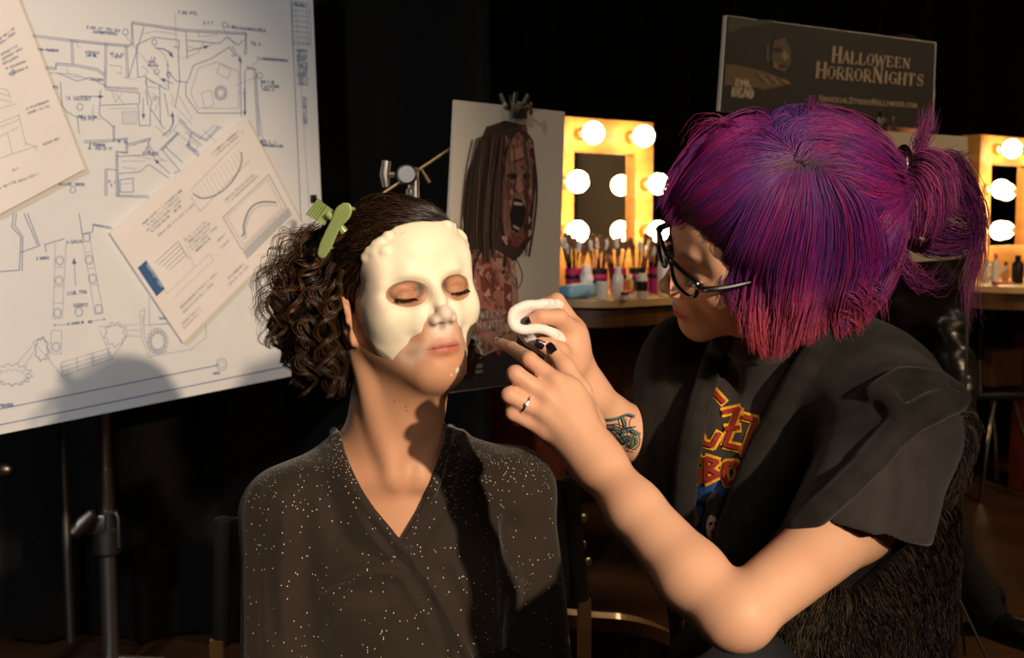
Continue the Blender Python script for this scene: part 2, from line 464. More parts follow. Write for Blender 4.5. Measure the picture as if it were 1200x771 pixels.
# ------------------------------------------------------------------ seated person having makeup applied
M_skin = mat('skin', (.5, .3, .2), .5, attr='col', sss=.08, bump=(900, .12, .0006), spec=.3)
M_mask = mat('latex_mask', (.8, .7, .5), .5, attr='col', sss=.08, bump=(350, .15, .0008))
M_hair = mat('hair', (.05, .03, .02), .34, attr='col', spec=.6)
M_dark = mat('hair_base', srgb(22, 14, 9), .9, spec=.1)
WF = Frame(W(474, 344, 1.44), rotm(28.5, -7, -5.5), .00101)
woman = empty('person', W(470, 1200, 1.6), 'seated person in a glittery black wrap blouse, eyes closed, cream mask on face', 'person')
def add_glitter(m, scale=420, dens=.8, zlo=.8, zhi=1.0):
    nt = m.node_tree; b = nt.nodes['Principled BSDF']
    tc = nt.nodes.new('ShaderNodeTexCoord'); v = nt.nodes.new('ShaderNodeTexVoronoi'); v.inputs['Scale'].default_value = scale * 1.35
    mp = nt.nodes.new('ShaderNodeMapping'); mp.inputs['Scale'].default_value = (1, 1, .45)
    nt.links.new(tc.outputs['Object'], mp.inputs[0]); nt.links.new(mp.outputs[0], v.inputs['Vector'])
    lt = nt.nodes.new('ShaderNodeMath'); lt.operation = 'LESS_THAN'; lt.inputs[1].default_value = .23
    nt.links.new(v.outputs['Distance'], lt.inputs[0])
    sp = nt.nodes.new('ShaderNodeSeparateColor'); nt.links.new(v.outputs['Color'], sp.inputs[0])
    n = nt.nodes.new('ShaderNodeTexNoise'); n.inputs['Scale'].default_value = 14; nt.links.new(tc.outputs['Object'], n.inputs['Vector'])
    sx = nt.nodes.new('ShaderNodeSeparateXYZ'); nt.links.new(tc.outputs['Object'], sx.inputs[0])
    mr = nt.nodes.new('ShaderNodeMapRange'); mr.inputs[1].default_value = zlo; mr.inputs[2].default_value = zhi
    mr.inputs[3].default_value = dens * .12; mr.inputs[4].default_value = dens * 2.0; nt.links.new(sx.outputs[2], mr.inputs[0])
    mu = nt.nodes.new('ShaderNodeMath'); mu.operation = 'MULTIPLY'; nt.links.new(n.outputs[0], mu.inputs[0]); nt.links.new(mr.outputs[0], mu.inputs[1])
    l2 = nt.nodes.new('ShaderNodeMath'); l2.operation = 'LESS_THAN'; nt.links.new(sp.outputs[0], l2.inputs[0]); nt.links.new(mu.outputs[0], l2.inputs[1])
    a = nt.nodes.new('ShaderNodeMath'); a.operation = 'MULTIPLY'; nt.links.new(lt.outputs[0], a.inputs[0]); nt.links.new(l2.outputs[0], a.inputs[1])
    mx = nt.nodes.new('ShaderNodeMix'); mx.data_type = 'RGBA'; nt.links.new(a.outputs[0], mx.inputs[0])
    src = b.inputs['Base Color'].links[0].from_socket if b.inputs['Base Color'].links else None
    if src: nt.links.new(src, mx.inputs[6])
    else: mx.inputs[6].default_value = b.inputs['Base Color'].default_value[:]
    mx.inputs[7].default_value = (.95, .85, .7, 1); nt.links.new(mx.outputs[2], b.inputs['Base Color'])
M_blouse = mat('blouse_knit', srgb(42, 34, 27), .8, spec=.2, sheen=.15, bump=(500, .25, .0006), noise=(6, .12))
add_glitter(M_blouse)

SB = SDF()
add_head(SB, WF, True, (1, -1), .6)
NSB = len(SB.p)
SB.cone(WF.pt(-4, 16, -50), W(452, 560, 1.50), .052, .057, .03)
SB.cone(WF.pt(0, -36, -96), W(466, 520, 1.47), .024, .030, .05)
SB.elli(W(466, 660, 1.53), (.145, .095, .17), rotm(12), .05)
SB.cone(W(457, 550, 1.51), W(342, 596, 1.47), .045, .040, .04)
SB.cone(W(457, 550, 1.51), W(598, 568, 1.58), .045, .042, .04)
SB.cone(W(463, 562, 1.435), W(345, 562, 1.45), .009, .008, .022)     # collar bones
SB.cone(W(492, 562, 1.445), W(600, 545, 1.54), .009, .008, .022)
SB.cone(WF.pt(-62, 25, -42), W(462, 556, 1.425), .011, .007, .02)     # neck muscle
SB.cone(WF.pt(62, 25, -42), W(492, 558, 1.44), .011, .007, .02)
SB.elli(W(478, 563, 1.40), (.012, .012, .012), None, .025, 's')
lo = W(470, 480, 1.5) - A(.24, .24, .3); hi = W(470, 480, 1.5) + A(.24, .2, .30)
V, Fq = SB.mesh(.00165, lo, hi)
keep = V[:, 2] > W(470, 690, 1.45)[2]
def woman_cols(V):
    L = WF.local(V); x, y, z = L.T
    base = lerpc(srgb(200, 152, 120), srgb(190, 138, 106), np.clip(fbm(V, 60, 3) * .5 + .5, 0, 1))
    c = base.copy()
    face = (y < -45)
    def mixin(col, w): nonlocal c; c = c * (1 - w[:, None]) + np.asarray(col) * w[:, None]
    front = smooth01(-y, 40, 60)
    # powdered paint on nose and round the edges of the mask
    nose = np.exp(-((x / 18) ** 2 + ((z + 28) / 25) ** 2) ** 2) * smooth01(-y, 75, 92)
    mixin(srgb(228, 210, 196), np.clip(nose * 1.5, 0, .9))
    ring = np.abs(polysd(x, z, [(-50, -62), (-34, -80), (-16, -55), (16, -50), (40, -84), (60, -60)]))
    mixin(srgb(214, 188, 172), front * np.exp(-(ring / 7) ** 2) * .85 * (.55 + .45 * fbm(V, 300, 5)))
    lip = np.exp(-(((x) / 20) ** 4)) * np.exp(-(((z + 68) / 6.8) ** 4)) * smooth01(-y, 78, 83)
    mixin(srgb(176, 96, 84), np.clip(lip * .9, 0, .85))
    ml = np.exp(-(((x) / 21) ** 6)) * np.exp(-(((z + 67.3) / 1.1) ** 2)) * front
    mixin(srgb(96, 40, 34), ml * .85)
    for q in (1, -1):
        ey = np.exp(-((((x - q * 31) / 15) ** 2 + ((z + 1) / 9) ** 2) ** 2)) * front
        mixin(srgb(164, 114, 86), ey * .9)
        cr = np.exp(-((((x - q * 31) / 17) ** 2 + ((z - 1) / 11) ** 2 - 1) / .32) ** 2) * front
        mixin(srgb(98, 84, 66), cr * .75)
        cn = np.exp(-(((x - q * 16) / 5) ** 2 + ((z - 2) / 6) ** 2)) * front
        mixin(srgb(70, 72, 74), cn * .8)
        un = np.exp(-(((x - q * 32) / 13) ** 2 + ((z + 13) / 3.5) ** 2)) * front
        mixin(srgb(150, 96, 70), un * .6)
    for (cx, cz, r) in ((13, -96, 2.2), (20, -90, 1.2), (4, -100, .9), (16, -102, 1.1)):      # dabs of latex on chin
        mixin(srgb(232, 222, 205), np.clip(np.exp(-(((x - cx) / r) ** 2 + ((z - cz) / r) ** 2)) * 1.4, 0, .9) * front)
    return c
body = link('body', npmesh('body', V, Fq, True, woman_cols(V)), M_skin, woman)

# ---- cream latex cowl over forehead and cheeks
def head_only():
    S = SDF(); add_head(S, WF, True, (), .6); return S
HM = head_only(); HM0 = head_only()
OUT = [(-76, 4), (-64, 26), (-50, 44), (-38, 57), (-24, 70), (0, 72), (24, 70), (44, 65), (62, 55), (78, 36), (80, 0), (77, -35), (66, -62), (50, -80), (40, -92),
       (33, -78), (25, -52), (17, -47), (13, -34), (10, -24), (0, -19), (-10, -24), (-13, -34), (-17, -47), (-26, -52), (-36, -68), (-46, -84), (-56, -80), (-70, -62), (-79, -35), (-82, 0)]
# forehead and cheek of the mask are laid out round the head: angle (deg*1.15) and height
SG = 1.0
def mask_region(P):
    x, y, z = WF.local(P).T
    u = np.degrees(np.arctan2(x, -(y + 8))) * 1.02
    wob = fbm(np.stack([u, z, 0 * z], 1) * .01, 18, 9) * 1.6
    zz = z - np.maximum(0, y + 60) * 0
    d = polysd(u, zz, OUT) + wob
    for q in (1, -1):
        k = np.hypot((x - q * 31.5) / 18.8, (z + 1.5) / 12.2); d = np.maximum(d, (1 - k) * 11 * (y < 0))
    d = np.maximum(d, y - 5)
    return d * .001
HM.iso = .0021
def forehead_bulge(P, d):
    x, y, z = WF.local(P).T
    e = mask_region(P) * 1000; d = d + .0014 * (1 - smooth01(-e, 0, 9)) * smooth01(-z, -30, 0)
    return d - .0035 * smooth01(z, 14, 45) + .0013 * (np.exp(-((np.hypot((np.abs(x) - 31.5) / 19.5, (z + 2) / 14) - 1) / .35) ** 2)) - .0014 * fbm(P, 90, 4) * .35 - .001 * smooth01(np.abs(x), 45, 62)
HM.post = forehead_bulge
HM.fn(mask_region, WF.pt(0, -40, 0), .16, .0022, 'i')
for (x, z, r) in ((-56, 43, 1.2), (-51, 48, 1.7), (-42, 50, 1.5), (-46, 47, 1.3), (-37, 47, 1.9), (-45, 55, 1.2), (-40, 58, 1.4), (-34, 63, 1.2), (56, 52, 3.2), (53, 57, 2.2), (60, 44, 2), (38, 66, 1.6), (30, 68, 1.6)):   # torn rolled edge
    a = math.radians(x / 1.02); rr = 74
    p0 = WF.pt(math.sin(a) * 200, -8 - math.cos(a) * 200, z + 5); dd = nrm(WF.pt(0, -8, z) - p0)
    t = 0
    for _ in range(60): t += max(HM0.eval((p0 + dd * t)[None])[0] * .7, 0)
    HM.elli(p0 + dd * (t - .003), A(r, r, r * .7) * .0011, None, .003)
V, Fq = HM.mesh(.0014, WF.pt(0, -20, 0) - .125, WF.pt(0, -20, 0) + .125)
L = WF.local(V); x, y, z = L.T
c = lerpc(srgb(242, 232, 208), srgb(237, 226, 198), np.clip(fbm(V, 25, 8) * .5 + .5, 0, 1))
edge = mask_region(V) * 1000
pw = np.clip(smooth01(edge, -14, -2) * (.35 + .5 * fbm(V, 40, 11)) * smooth01(-z, 0, 50), 0, 1)
c = c * (1 - pw[:, None]) + np.array(srgb(226, 206, 196)) * pw[:, None]
pw = np.clip(smooth01(-x, 52, 66) * smooth01(60 - np.abs(z - 15), 0, 40) * .5, 0, 1); c = c * (1 - pw[:, None]) + np.array(srgb(208, 182, 168)) * pw[:, None]
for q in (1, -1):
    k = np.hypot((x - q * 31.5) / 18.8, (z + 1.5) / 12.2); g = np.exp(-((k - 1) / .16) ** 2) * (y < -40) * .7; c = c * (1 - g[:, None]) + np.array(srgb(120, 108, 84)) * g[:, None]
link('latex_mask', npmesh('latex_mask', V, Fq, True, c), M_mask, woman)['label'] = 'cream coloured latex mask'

# ---- lashes
rg = np.random.default_rng(3)
for q in (1, -1):
    ls = []
    for i in range(60):
        x = rg.uniform(-13.5, 13.5); p = A(q * (31.5 + x), -81.4 + .025 * x * x, -8.3 + .014 * x * x)
        out = A(x * .12 * q, -6 - rg.uniform(0, 2), -4.0 - rg.uniform(0, 2.0)); t = np.linspace(0, 1, 6)[:, None]
        ls.append([WF.pt(*(p + out * tt + A(0, 0, 1.6) * tt * tt)) for tt in np.linspace(0, 1, 6)])
    strands('eyelashes', np.array(ls), .00042, .0001, np.tile(srgb(16, 11, 9), (len(ls), 1)), M_hair, woman)

# ---- blouse
BL = SDF()
BL.elli(W(466, 665, 1.53), (.158, .104, .18), rotm(12), .03)
BL.cone(W(450, 555, 1.53), W(340, 598, 1.47), .046, .053, .04)
BL.cone(W(470, 550, 1.53), W(601, 572, 1.58), .047, .050, .04)
BL.cone(W(338, 606, 1.47), W(328, 880, 1.46), .056, .049, .03)
BL.cone(W(603, 580, 1.58), W(643, 880, 1.56), .050, .046, .03)
BL.elli(W(413, 690, 1.475), (.068, .058, .066), None, .035)
BL.elli(W(545, 690, 1.50), (.066, .055, .066), None, .035)
BL.elli(W(485, 860, 1.54), (.155, .11, .2), rotm(12), .05)
TB = SDF(); TB.p = SB.p[NSB:]
BL.fn(lambda P: TB.eval(P) - .0045, W(466, 620, 1.5), .3, .012)
BL.cone(WF.pt(0, 16, -50), W(452, 560, 1.50), .058, .062, .006, 's')
VN = [(384, 440), (394, 500), (404, 535), (428, 585), (471, 640), (500, 580), (522, 512), (529, 440), (450, 400)]
BL.fn(wedge(VN, 1.0, 1.497), W(455, 560, 1.45), .16, .002, 's')
BL0 = BL.p[:]
def lap(pxs, r, k=.006, lift=0.0, n=14):
    T = SDF(); T.p = BL0[:9]; P = surf_path(T, pxs, n, lift); BL.path(P, r, k)
lap([(386, 468), (391, 500), (401, 538), (425, 587), (470, 642), (512, 700), (560, 790)], .0062, .004)
lap([(376, 474), (383, 515), (395, 550), (420, 603), (455, 655), (500, 715), (535, 790)], .0045, .012)
lap([(531, 452), (526, 512), (503, 582), (472, 640)], .0062, .004)
lap([(543, 462), (540, 515), (517, 590), (485, 648)], .0045, .012)
def fold(pxs, r=.004, k=.022, op='s', lift=.003, n=10, S=BL, src=None):
    T = SDF(); T.p = (src or BL0)[:9]; P = surf_path(T, pxs, n, lift); S.path(P, r, k, op)
fold([(352, 598), (356, 660), (362, 740), (364, 800)], .012, .02, 's', .004)            # armpit crease, near side
fold([(598, 620), (600, 690), (606, 800)], .011, .02, 's', .004)
fold([(388, 585), (400, 625), (435, 655), (470, 668)], .006, .014, 's', .004)
fold([(372, 704), (395, 680), (440, 668), (470, 672)], .004, .014, 'u', .0)
fold([(370, 722), (380, 706), (402, 697), (440, 696)], .007, .016, 's', .004)
fold([(488, 684), (512, 730), (528, 790)], .006, .012, 's', .004)
fold([(520, 672), (548, 725), (572, 800)], .006, .012, 's', .004)
fold([(572, 620), (590, 660), (592, 720)], .004, .016)
fold([(320, 600), (312, 660), (318, 740)], .003, .02)
fold([(300, 580), (296, 660), (300, 760)], .003, .018)
BL.post = lambda P, d: d - .0018 * fbm(P * A(1, 1, .45), 30, 21, 3) - .0006 * fbm(P * A(1, 1, .3), 130, 22, 2)
V, Fq = BL.mesh(.0024, W(480, 640, 1.5) - A(.33, .2, .34), W(480, 640, 1.5) + A(.33, .22, .2))
link('blouse', npmesh('blouse', V, Fq, True), M_blouse, woman)

TW = SDF(); hp = A(-.15, 1.55, .55)
for q in (-1, 1):
    k0 = hp + A(.09 * q, 0, 0); k1 = A(-.10 + .12 * q, 1.13, .53); k2 = A(-.12 + .13 * q, 1.10, .07)
    TW.cone(k0, k1, .085, .062, .03); TW.cone(k1, k2, .058, .042, .02)
TW.elli(hp + A(0, .01, .02), (.155, .12, .10), None, .04); TW.post = lambda P, d: d - .003 * fbm(P, 30, 23, 2)
V, Fq = TW.mesh(.007, A(-.5, .9, .05), A(.25, 1.8, .72)); link('trousers', npmesh('trousers', V, Fq), mat('black_slacks', srgb(20, 19, 20), .85), woman)
for q in (-1, 1):
    b = A(-.12 + .13 * q, 1.10, 0); S = SDF(); S.elli(b + A(0, -.06, .035), (.04, .11, .032), None, .02); S.cone(b + A(0, 0, .04), b + A(0, 0, .09), .038, .040, .02); S.fn(lambda P: .004 - P[:, 2], b, .4, .002, 'i')
    V, Fq = S.mesh(.006, b - A(.1, .22, .01), b + A(.1, .12, .14)); link('shoe', npmesh('shoe', V, Fq), mat('black_leather_shoe', srgb(14, 13, 12), .4), woman)
# ---- dark curly hair
hairw = np.random.default_rng(11)
RC = A(73, 94, 73); CC = A(0, 13, 38)
def scalp(dirs, off):
    """dirs (N,3) local unit directions from cranium centre -> world points 'off' mm above scalp"""
    n = 1 / np.linalg.norm(dirs / RC, axis=-1, keepdims=True); q = CC + dirs * (n + np.asarray(off)[..., None] if np.ndim(off) else dirs * 0 + n + off)
    return WF.o + (q * WF.sc) @ WF.R.T
def ldir(p): v = np.asarray(p, float) - CC; return v / np.linalg.norm(v)
def slerp(a, b, t):
    om = np.arccos(np.clip((a * b).sum(-1), -1, 1))[..., None, None]; t = t[None, :, None]
    return (np.sin((1 - t) * om) * a[:, None] + np.sin(t * om) * b[:, None]) / (np.sin(om) + 1e-9)
# dark under-layer following the skull
HC = SDF()
HC.elli(WF.pt(0, 14, 39), (RC + 5) * WF.sc, WF.R, .01)
HC.elli(WF.pt(-30, 52, -8), A(40, 40, 62) * WF.sc, WF.R, .03)
HC.elli(WF.pt(30, 52, -8), A(40, 38, 62) * WF.sc, WF.R, .03)
HC.elli(WF.pt(-46, 44, -62), A(26, 30, 46) * WF.sc, WF.R, .03)
def faceside(P):
    x, y, z = WF.local(P).T
    lim = np.interp(z, [-120, -30, -8, 20, 45, 62, 80, 100], [40, 32, 24, -6, -26, -50, -66, -80])
    return (lim + .0 * x - y + (np.abs(x) < 50) * 0) * .001 * .8
HC.fn(faceside, WF.pt(0, 0, 0), .3, .006, 'i')
V, Fq = HC.mesh(.004, WF.o - .2, WF.o + .2)
hair = link('hair', npmesh('hair', V, Fq, True, np.tile(srgb(20, 13, 9), (len(V), 1))), M_dark, woman)

HL = [(-74, -5, -14), (-73, -18, 8), (-66, -44, 30), (-58, -58, 50), (-40, -70, 66), (-20, -77, 74), (0, -79, 77), (20, -77, 74), (40, -70, 67), (58, -56, 52), (68, -40, 30), (72, -15, 10)]
hl = crs(HL, 200)
clipdir = ldir((-62, 48, 62)); backdir = ldir((-55, 80, 10)); backfar = ldir((45, 85, 20))
N = 5200
i = (hairw.random(N) ** .9 * 199).astype(int); depth = hairw.random(N) ** 1.6
start = np.array([ldir(p) for p in hl])[i]
# roots also fill the crown behind the hairline
end = np.where((i[:, None] < 60), backdir, np.where(i[:, None] < 165, clipdir, backfar))
end = end + hairw.normal(size=(N, 3)) * .16; end /= np.linalg.norm(end, axis=1, keepdims=True)
st = slerp(start, end, np.array([0, .12, .25, .4, .55, .7]))[np.arange(N), (depth * 5.99).astype(int)]
t = np.linspace(0, 1, 26)
D = slerp(st, end, t)
ph = hairw.uniform(0, 6.28, N); clump = (i // 5); ph = ph * .25 + clump * 1.7
off = 3 + 7 * np.sin(np.pi * np.clip(t * .75 + .05, 0, 1))[None] * (.5 + .7 * hairw.random((N, 1))) + 1.8 * np.sin(t[None] * 17 + ph[:, None])
P = scalp(D, off)
side = np.cross(D, np.roll(D, -1, 1)); side = np.cross(D, np.gradient(D, axis=1)); side /= np.linalg.norm(side, axis=2, keepdims=True) + 1e-9
P = P + (side @ WF.R.T) * (.0026 * np.sin(t[None] * 15 + ph[:, None] * 1.3 + 1))[..., None]
P += np.cumsum(hairw.normal(size=P.shape) * .00025, axis=1)
def bcol(N, lo=(20, 13, 8), hi=(74, 48, 29), p=2.2):
    r = hairw.random(N) ** p; return lerpc(srgb(*lo), srgb(*hi), r)
strands('smooth_hair', P, .00042, .00012, bcol(N), M_hair, hair)

def ringlets(name, guides, nclump, nper, seed, rad=(5, 10), pitch=(22, 38), tight=.0021, drange=(1.36, 1.56), M=44, spread=6, thick=.00045, colors=((20, 13, 8), (104, 68, 40))):
    r = np.random.default_rng(seed); out = []; G = [crs([(a, b, d) for a, b, d in g], M) for g in guides]
    for c in range(nclump):
        s = r.random() * (len(G) - 1); k = int(s); f = s - k
        ln = r.uniform(.62, 1.0); g = G[k] * (1 - f) + G[min(k + 1, len(G) - 1)] * f
        g = crs(g[::6], M * 2)[:int(M * 2 * ln)]; g = crs(g[::5], M)
        g = g + A(r.normal() * spread, r.normal() * spread * .7, 0)
        dz = r.uniform(*drange) - 1.45
        gw = np.array([W(px, py, d + dz) for px, py, d in g])
        T = np.gradient(gw, axis=0); T /= np.linalg.norm(T, axis=1, keepdims=True)
        u = np.cross(T, [0, 1, .2]); u /= np.linalg.norm(u, axis=1, keepdims=True); w = np.cross(T, u)
        L = np.concatenate([[0], np.cumsum(np.linalg.norm(np.diff(gw, axis=0), axis=1))])
        pt = r.uniform(*pitch) * .001; R = r.uniform(*rad) * .001; p0 = r.uniform(0, 6.28); sg = r.choice([-1, 1])
        env = smooth01(L / L[-1], 0, .35)
        for j in range(nper):
            lag = r.normal() * .13; rr = R * (1 + r.normal() * .1); oo = r.normal(size=2) * tight * (1 + 1.2 * (r.random() ** 3))
            th = p0 + sg * (L / pt * 6.283 + lag)
            q = gw + u * ((rr * np.cos(th) * env + oo[0]))[:, None] + w * ((rr * np.sin(th) * env + oo[1]))[:, None]
            out.append(q)
    out = np.array(out); n = len(out); rc = r.random(n) ** 2.0 * .7 + np.repeat(r.random(nclump), nper) * .3
    return out, lerpc(srgb(*colors[0]), srgb(*colors[1]), rc)
G1 = [[(396, 262, 1.46), (362, 285, 1.47), (336, 330, 1.47), (328, 385, 1.47), (338, 420, 1.47)],
      [(398, 275, 1.45), (366, 310, 1.46), (344, 355, 1.46), (340, 415, 1.47), (354, 455, 1.47)],
      [(400, 300, 1.45), (378, 335, 1.45), (362, 385, 1.45), (360, 430, 1.46), (366, 462, 1.46)],
      [(398, 320, 1.45), (384, 360, 1.45), (378, 410, 1.45), (384, 445, 1.45), (390, 470, 1.45)],
      [(396, 360, 1.47), (390, 395, 1.47), (393, 430, 1.46), (400, 455, 1.46), (410, 474, 1.45)]]
P, cc = ringlets('curls', G1, 120, 34, 5, rad=(5, 11), pitch=(44, 80), tight=.0017, drange=(1.40, 1.57), spread=7, colors=((12, 8, 6), (62, 40, 24)))
strands('curls', P, .00042, .00012, cc, M_hair, hair)
P, cc = ringlets('curls', G1, 40, 20, 15, rad=(6, 11), pitch=(36, 56), tight=.0012, drange=(1.38, 1.50), spread=8, colors=((16, 10, 7), (88, 58, 34)))
strands('ringlets', P, .00046, .00012, cc, M_hair, hair)
G2 = [[(385, 262, 1.45), (350, 272, 1.46), (322, 300, 1.46), (314, 350, 1.46)], [(375, 275, 1.45), (340, 305, 1.46), (314, 350, 1.46), (322, 400, 1.46)], [(365, 300, 1.45), (332, 340, 1.46), (318, 395, 1.46), (332, 430, 1.46)]]
P, cc = ringlets('flyaway', G2, 30, 5, 8, rad=(5, 12), pitch=(35, 70), tight=.0025, spread=8)
strands('loose_curls', P, .00034, .0001, cc, M_hair, hair)
G3 = [[(548, 395, 1.56), (556, 415, 1.55), (553, 438, 1.53)], [(540, 400, 1.56), (548, 425, 1.55), (540, 455, 1.53)]]
P, cc = ringlets('far', G3, 16, 16, 9, rad=(2, 5), pitch=(22, 34), spread=2.5, drange=(1.43, 1.47))
strands('far_curls', P, .00042, .0001, cc, M_hair, hair)
# short flyaways on the crown
n = 260; tt = hairw.random(n); k = (40 + tt * 140).astype(int); r0 = np.array([ldir(p) for p in hl])[np.clip(k, 0, 199)]
a = slerp(r0, np.tile(clipdir, (n, 1)), np.linspace(0, 1, 12))[np.arange(n), hairw.integers(0, 8, n)]
b = a + hairw.normal(size=(n, 3)) * .25 + A(0, .15, .05); b /= np.linalg.norm(b, axis=1, keepdims=True)
P = scalp(slerp(a, b, np.linspace(0, 1, 10)), np.linspace(3, 1, 10)[None] + hairw.uniform(6, 16, (n, 1)) * np.linspace(0, 1, 10)[None] ** 1.3)
strands('flyaways', P, .00022, .00008, bcol(n), M_hair, hair)
# ------------------------------------------------------------------ make-up artist leaning in from the right
artist = empty('person', W(960, 1250, 1.45), 'person with purple and magenta hair, glasses and black vest, dabbing with a sponge', 'person')
Fd = nrm(A(-.955, -.15, -.21)); Ld = A(.13, -.86, -.50); Ld = nrm(Ld - Fd * (Ld @ Fd)); Ud = np.cross(Fd, Ld)
AF = Frame(W(882, 285, 1.31), np.stack([Ld, -Fd, Ud], 1), .00098)
AB = SDF()
add_head(AB, AF, True, (1,), .9)
NAB = len(AB.p)
AB.cone(AF.pt(0, 20, -55), W(930, 455, 1.38), .050, .056, .03)
AB.cone(W(940, 450, 1.40), W(1052, 505, 1.27), .052, .052, .04)
AB.cone(W(925, 450, 1.42), W(815, 440, 1.52), .048, .048, .04)
AB.elli(W(905, 600, 1.45), (.115, .125, .19), rotm(-30), .05)
AB.elli(W(955, 820, 1.42), (.125, .13, .2), rotm(-30), .06)
# near arm
SH, EL, WR = W(1052, 525, 1.25), W(860, 724, 1.10), W(701, 542, 1.218)
UP0 = W(1000, 612, 1.19)
AB.cone(SH, UP0, .046, .040, .02)
AB.cone(UP0, EL + A(.008, 0, .006), .0385, .0305, .012)
AB.cone(EL + A(.012, 0, -.004), W(846, 726, 1.10), .022, .020, .015)
F1 = EL * .72 + WR * .28 + A(-.002, 0, -.004); F2 = EL * .3 + WR * .7 + A(-.002, 0, -.003)
AB.cone(EL, F1, .0308, .0338, .012)
AB.cone(F1, F2, .0338, .0278, .012)
AB.cone(F2, WR, .0278, .0225, .012)
# far arm
WR2, EL2 = W(690, 462, 1.395), W(812, 556, 1.58)
AB.cone(W(815, 445, 1.52), EL2, .045, .038, .03)
AB.cone(EL2, W(742, 510, 1.46), .038, .031, .02)
AB.cone(W(742, 510, 1.46), WR2, .030, .0215, .02)
NARM = len(AB.p)
def finger(S, pts, rr, k=.0025):
    P = [W(*p) for p in pts]
    for i in range(len(P) - 1): S.cone(P[i], P[i + 1], rr[i], rr[i + 1], k if i else .006)
# near hand, back of the hand to the viewer
AB.cone(WR, W(664, 462, 1.240), .021, .0185, .02)
AB.cone(W(700, 549, 1.222), W(655, 505, 1.235), .0165, .016, .015)
AB.cone(WR, W(648, 485, 1.235), .0205, .0165, .02)
AB.cone(W(656, 452, 1.242), W(640, 498, 1.232), .0115, .0115, .014)
AB.elli(W(668, 492, 1.248), (.026, .012, .034), None, .016)
K_i, K_m, K_r, K_p = (650, 446, 1.235), (641, 465, 1.227), (637, 484, 1.225), (636, 502, 1.228)
finger(AB, [K_i, (620, 421, 1.240), (600, 408, 1.285), (586, 402, 1.325)], [.0098, .0085, .0072, .0062])
finger(AB, [K_m, (604, 438, 1.225), (610, 448, 1.252), (626, 458, 1.259)], [.0102, .0092, .0080, .0070])
finger(AB, [K_r, (597, 463, 1.223), (606, 472, 1.250), (622, 476, 1.255)], [.0098, .0088, .0078, .0068])
finger(AB, [K_p, (601, 484, 1.230), (608, 492, 1.251), (622, 493, 1.257)], [.0090, .0080, .0072, .0062])
# thumb along the upper edge
finger(AB, [(694, 500, 1.250), (680, 458, 1.267), (662, 430, 1.278), (648, 411, 1.285)], [.0150, .0115, .0098, .0078], .006)
# tendons
for a, b in ((K_i, (688, 520)), (K_m, (692, 528)), (K_r, (694, 536))):
    AB.cone(W(*a) + A(0, -.006, .002), W(b[0], b[1], 1.207), .0045, .003, .010)
# far hand holding the puff
AB.cone(WR2, W(668, 400, 1.375), .0215, .0185, .02)
AB.cone(WR2 + A(-.008, 0, 0), W(652, 420, 1.355), .019, .014, .02)
AB.cone(W(672, 388, 1.375), W(668, 425, 1.360), .0135, .0125, .014)
AB.elli(W(670, 412, 1.365), (.019, .018, .032), None, .014)
finger(AB, [(672, 384, 1.375), (652, 353, 1.385), (636, 358, 1.392), (624, 366, 1.392)], [.0118, .0100, .0088, .0075])
finger(AB, [(674, 392, 1.365), (655, 372, 1.340), (634, 371, 1.332), (619, 377, 1.335)], [.0118, .0100, .0085, .0072])
finger(AB, [(670, 398, 1.370), (650, 388, 1.365), (640, 392, 1.380), (632, 396, 1.390)], [.0110, .0092, .0082, .0070])
finger(AB, [(670, 430, 1.358), (655, 412, 1.336), (644, 407, 1.327), (634, 403, 1.325)], [.0140, .0112, .0098, .0082], .006)
def artist_cols(V):
    base = lerpc(srgb(212, 166, 136), srgb(202, 152, 122), np.clip(fbm(V, 50, 13) * .5 + .5, 0, 1))
    x, y, z = AF.local(V).T; c = base
    def mix(col, w):
        nonlocal c; w = np.clip(w, 0, 1); c = c * (1 - w[:, None]) + np.asarray(col) * w[:, None]
    front = smooth01(-y, 60, 75) * (np.linalg.norm(V - AF.o, axis=1) < .16)
    mix(srgb(190, 90, 82), np.exp(-((x / 21) ** 4)) * np.exp(-(((z + 68) / 6.5) ** 4)) * front)
    mix(srgb(110, 40, 40), np.exp(-((x / 21) ** 6)) * np.exp(-(((z + 67.3) / 1.1) ** 2)) * front * .8)
    for q in (1, -1):
        mix(srgb(150, 104, 96), np.exp(-((((x - q * 31) / 15) ** 2 + ((z + 1) / 9) ** 2) ** 2)) * front * .7)
        mix(srgb(70, 44, 30), np.exp(-(((x - q * 31) / 17) ** 4)) * np.exp(-(((z - 20) + .012 * (x - q * 31) ** 2) / 2.6) ** 2) * front * .7)
    for tp, rr in (((586, 402, 1.232), .006), ):
        pass
    # knuckles and fingertips are a little redder
    for kx in (K_i, K_m, K_r, K_p, (604, 438, 1.225), (597, 463, 1.223), (601, 484, 1.230), (620, 421, 1.240)):
        mix(srgb(200, 136, 110), np.exp(-(np.linalg.norm(V - W(*kx), axis=1) / .011) ** 2) * .45)
    return c
# body surface: head + arms + hands + neck in one continuous mesh (the torso continues inside the clothes)
V, Fq = AB.mesh(.0021, A(-.03, .98, .62), A(.62, 1.72, 1.45))
link('body', npmesh('body', V, Fq, True, artist_cols(V)), M_skin, artist)
HAND = SDF(); HAND.p = AB.p[NARM:]

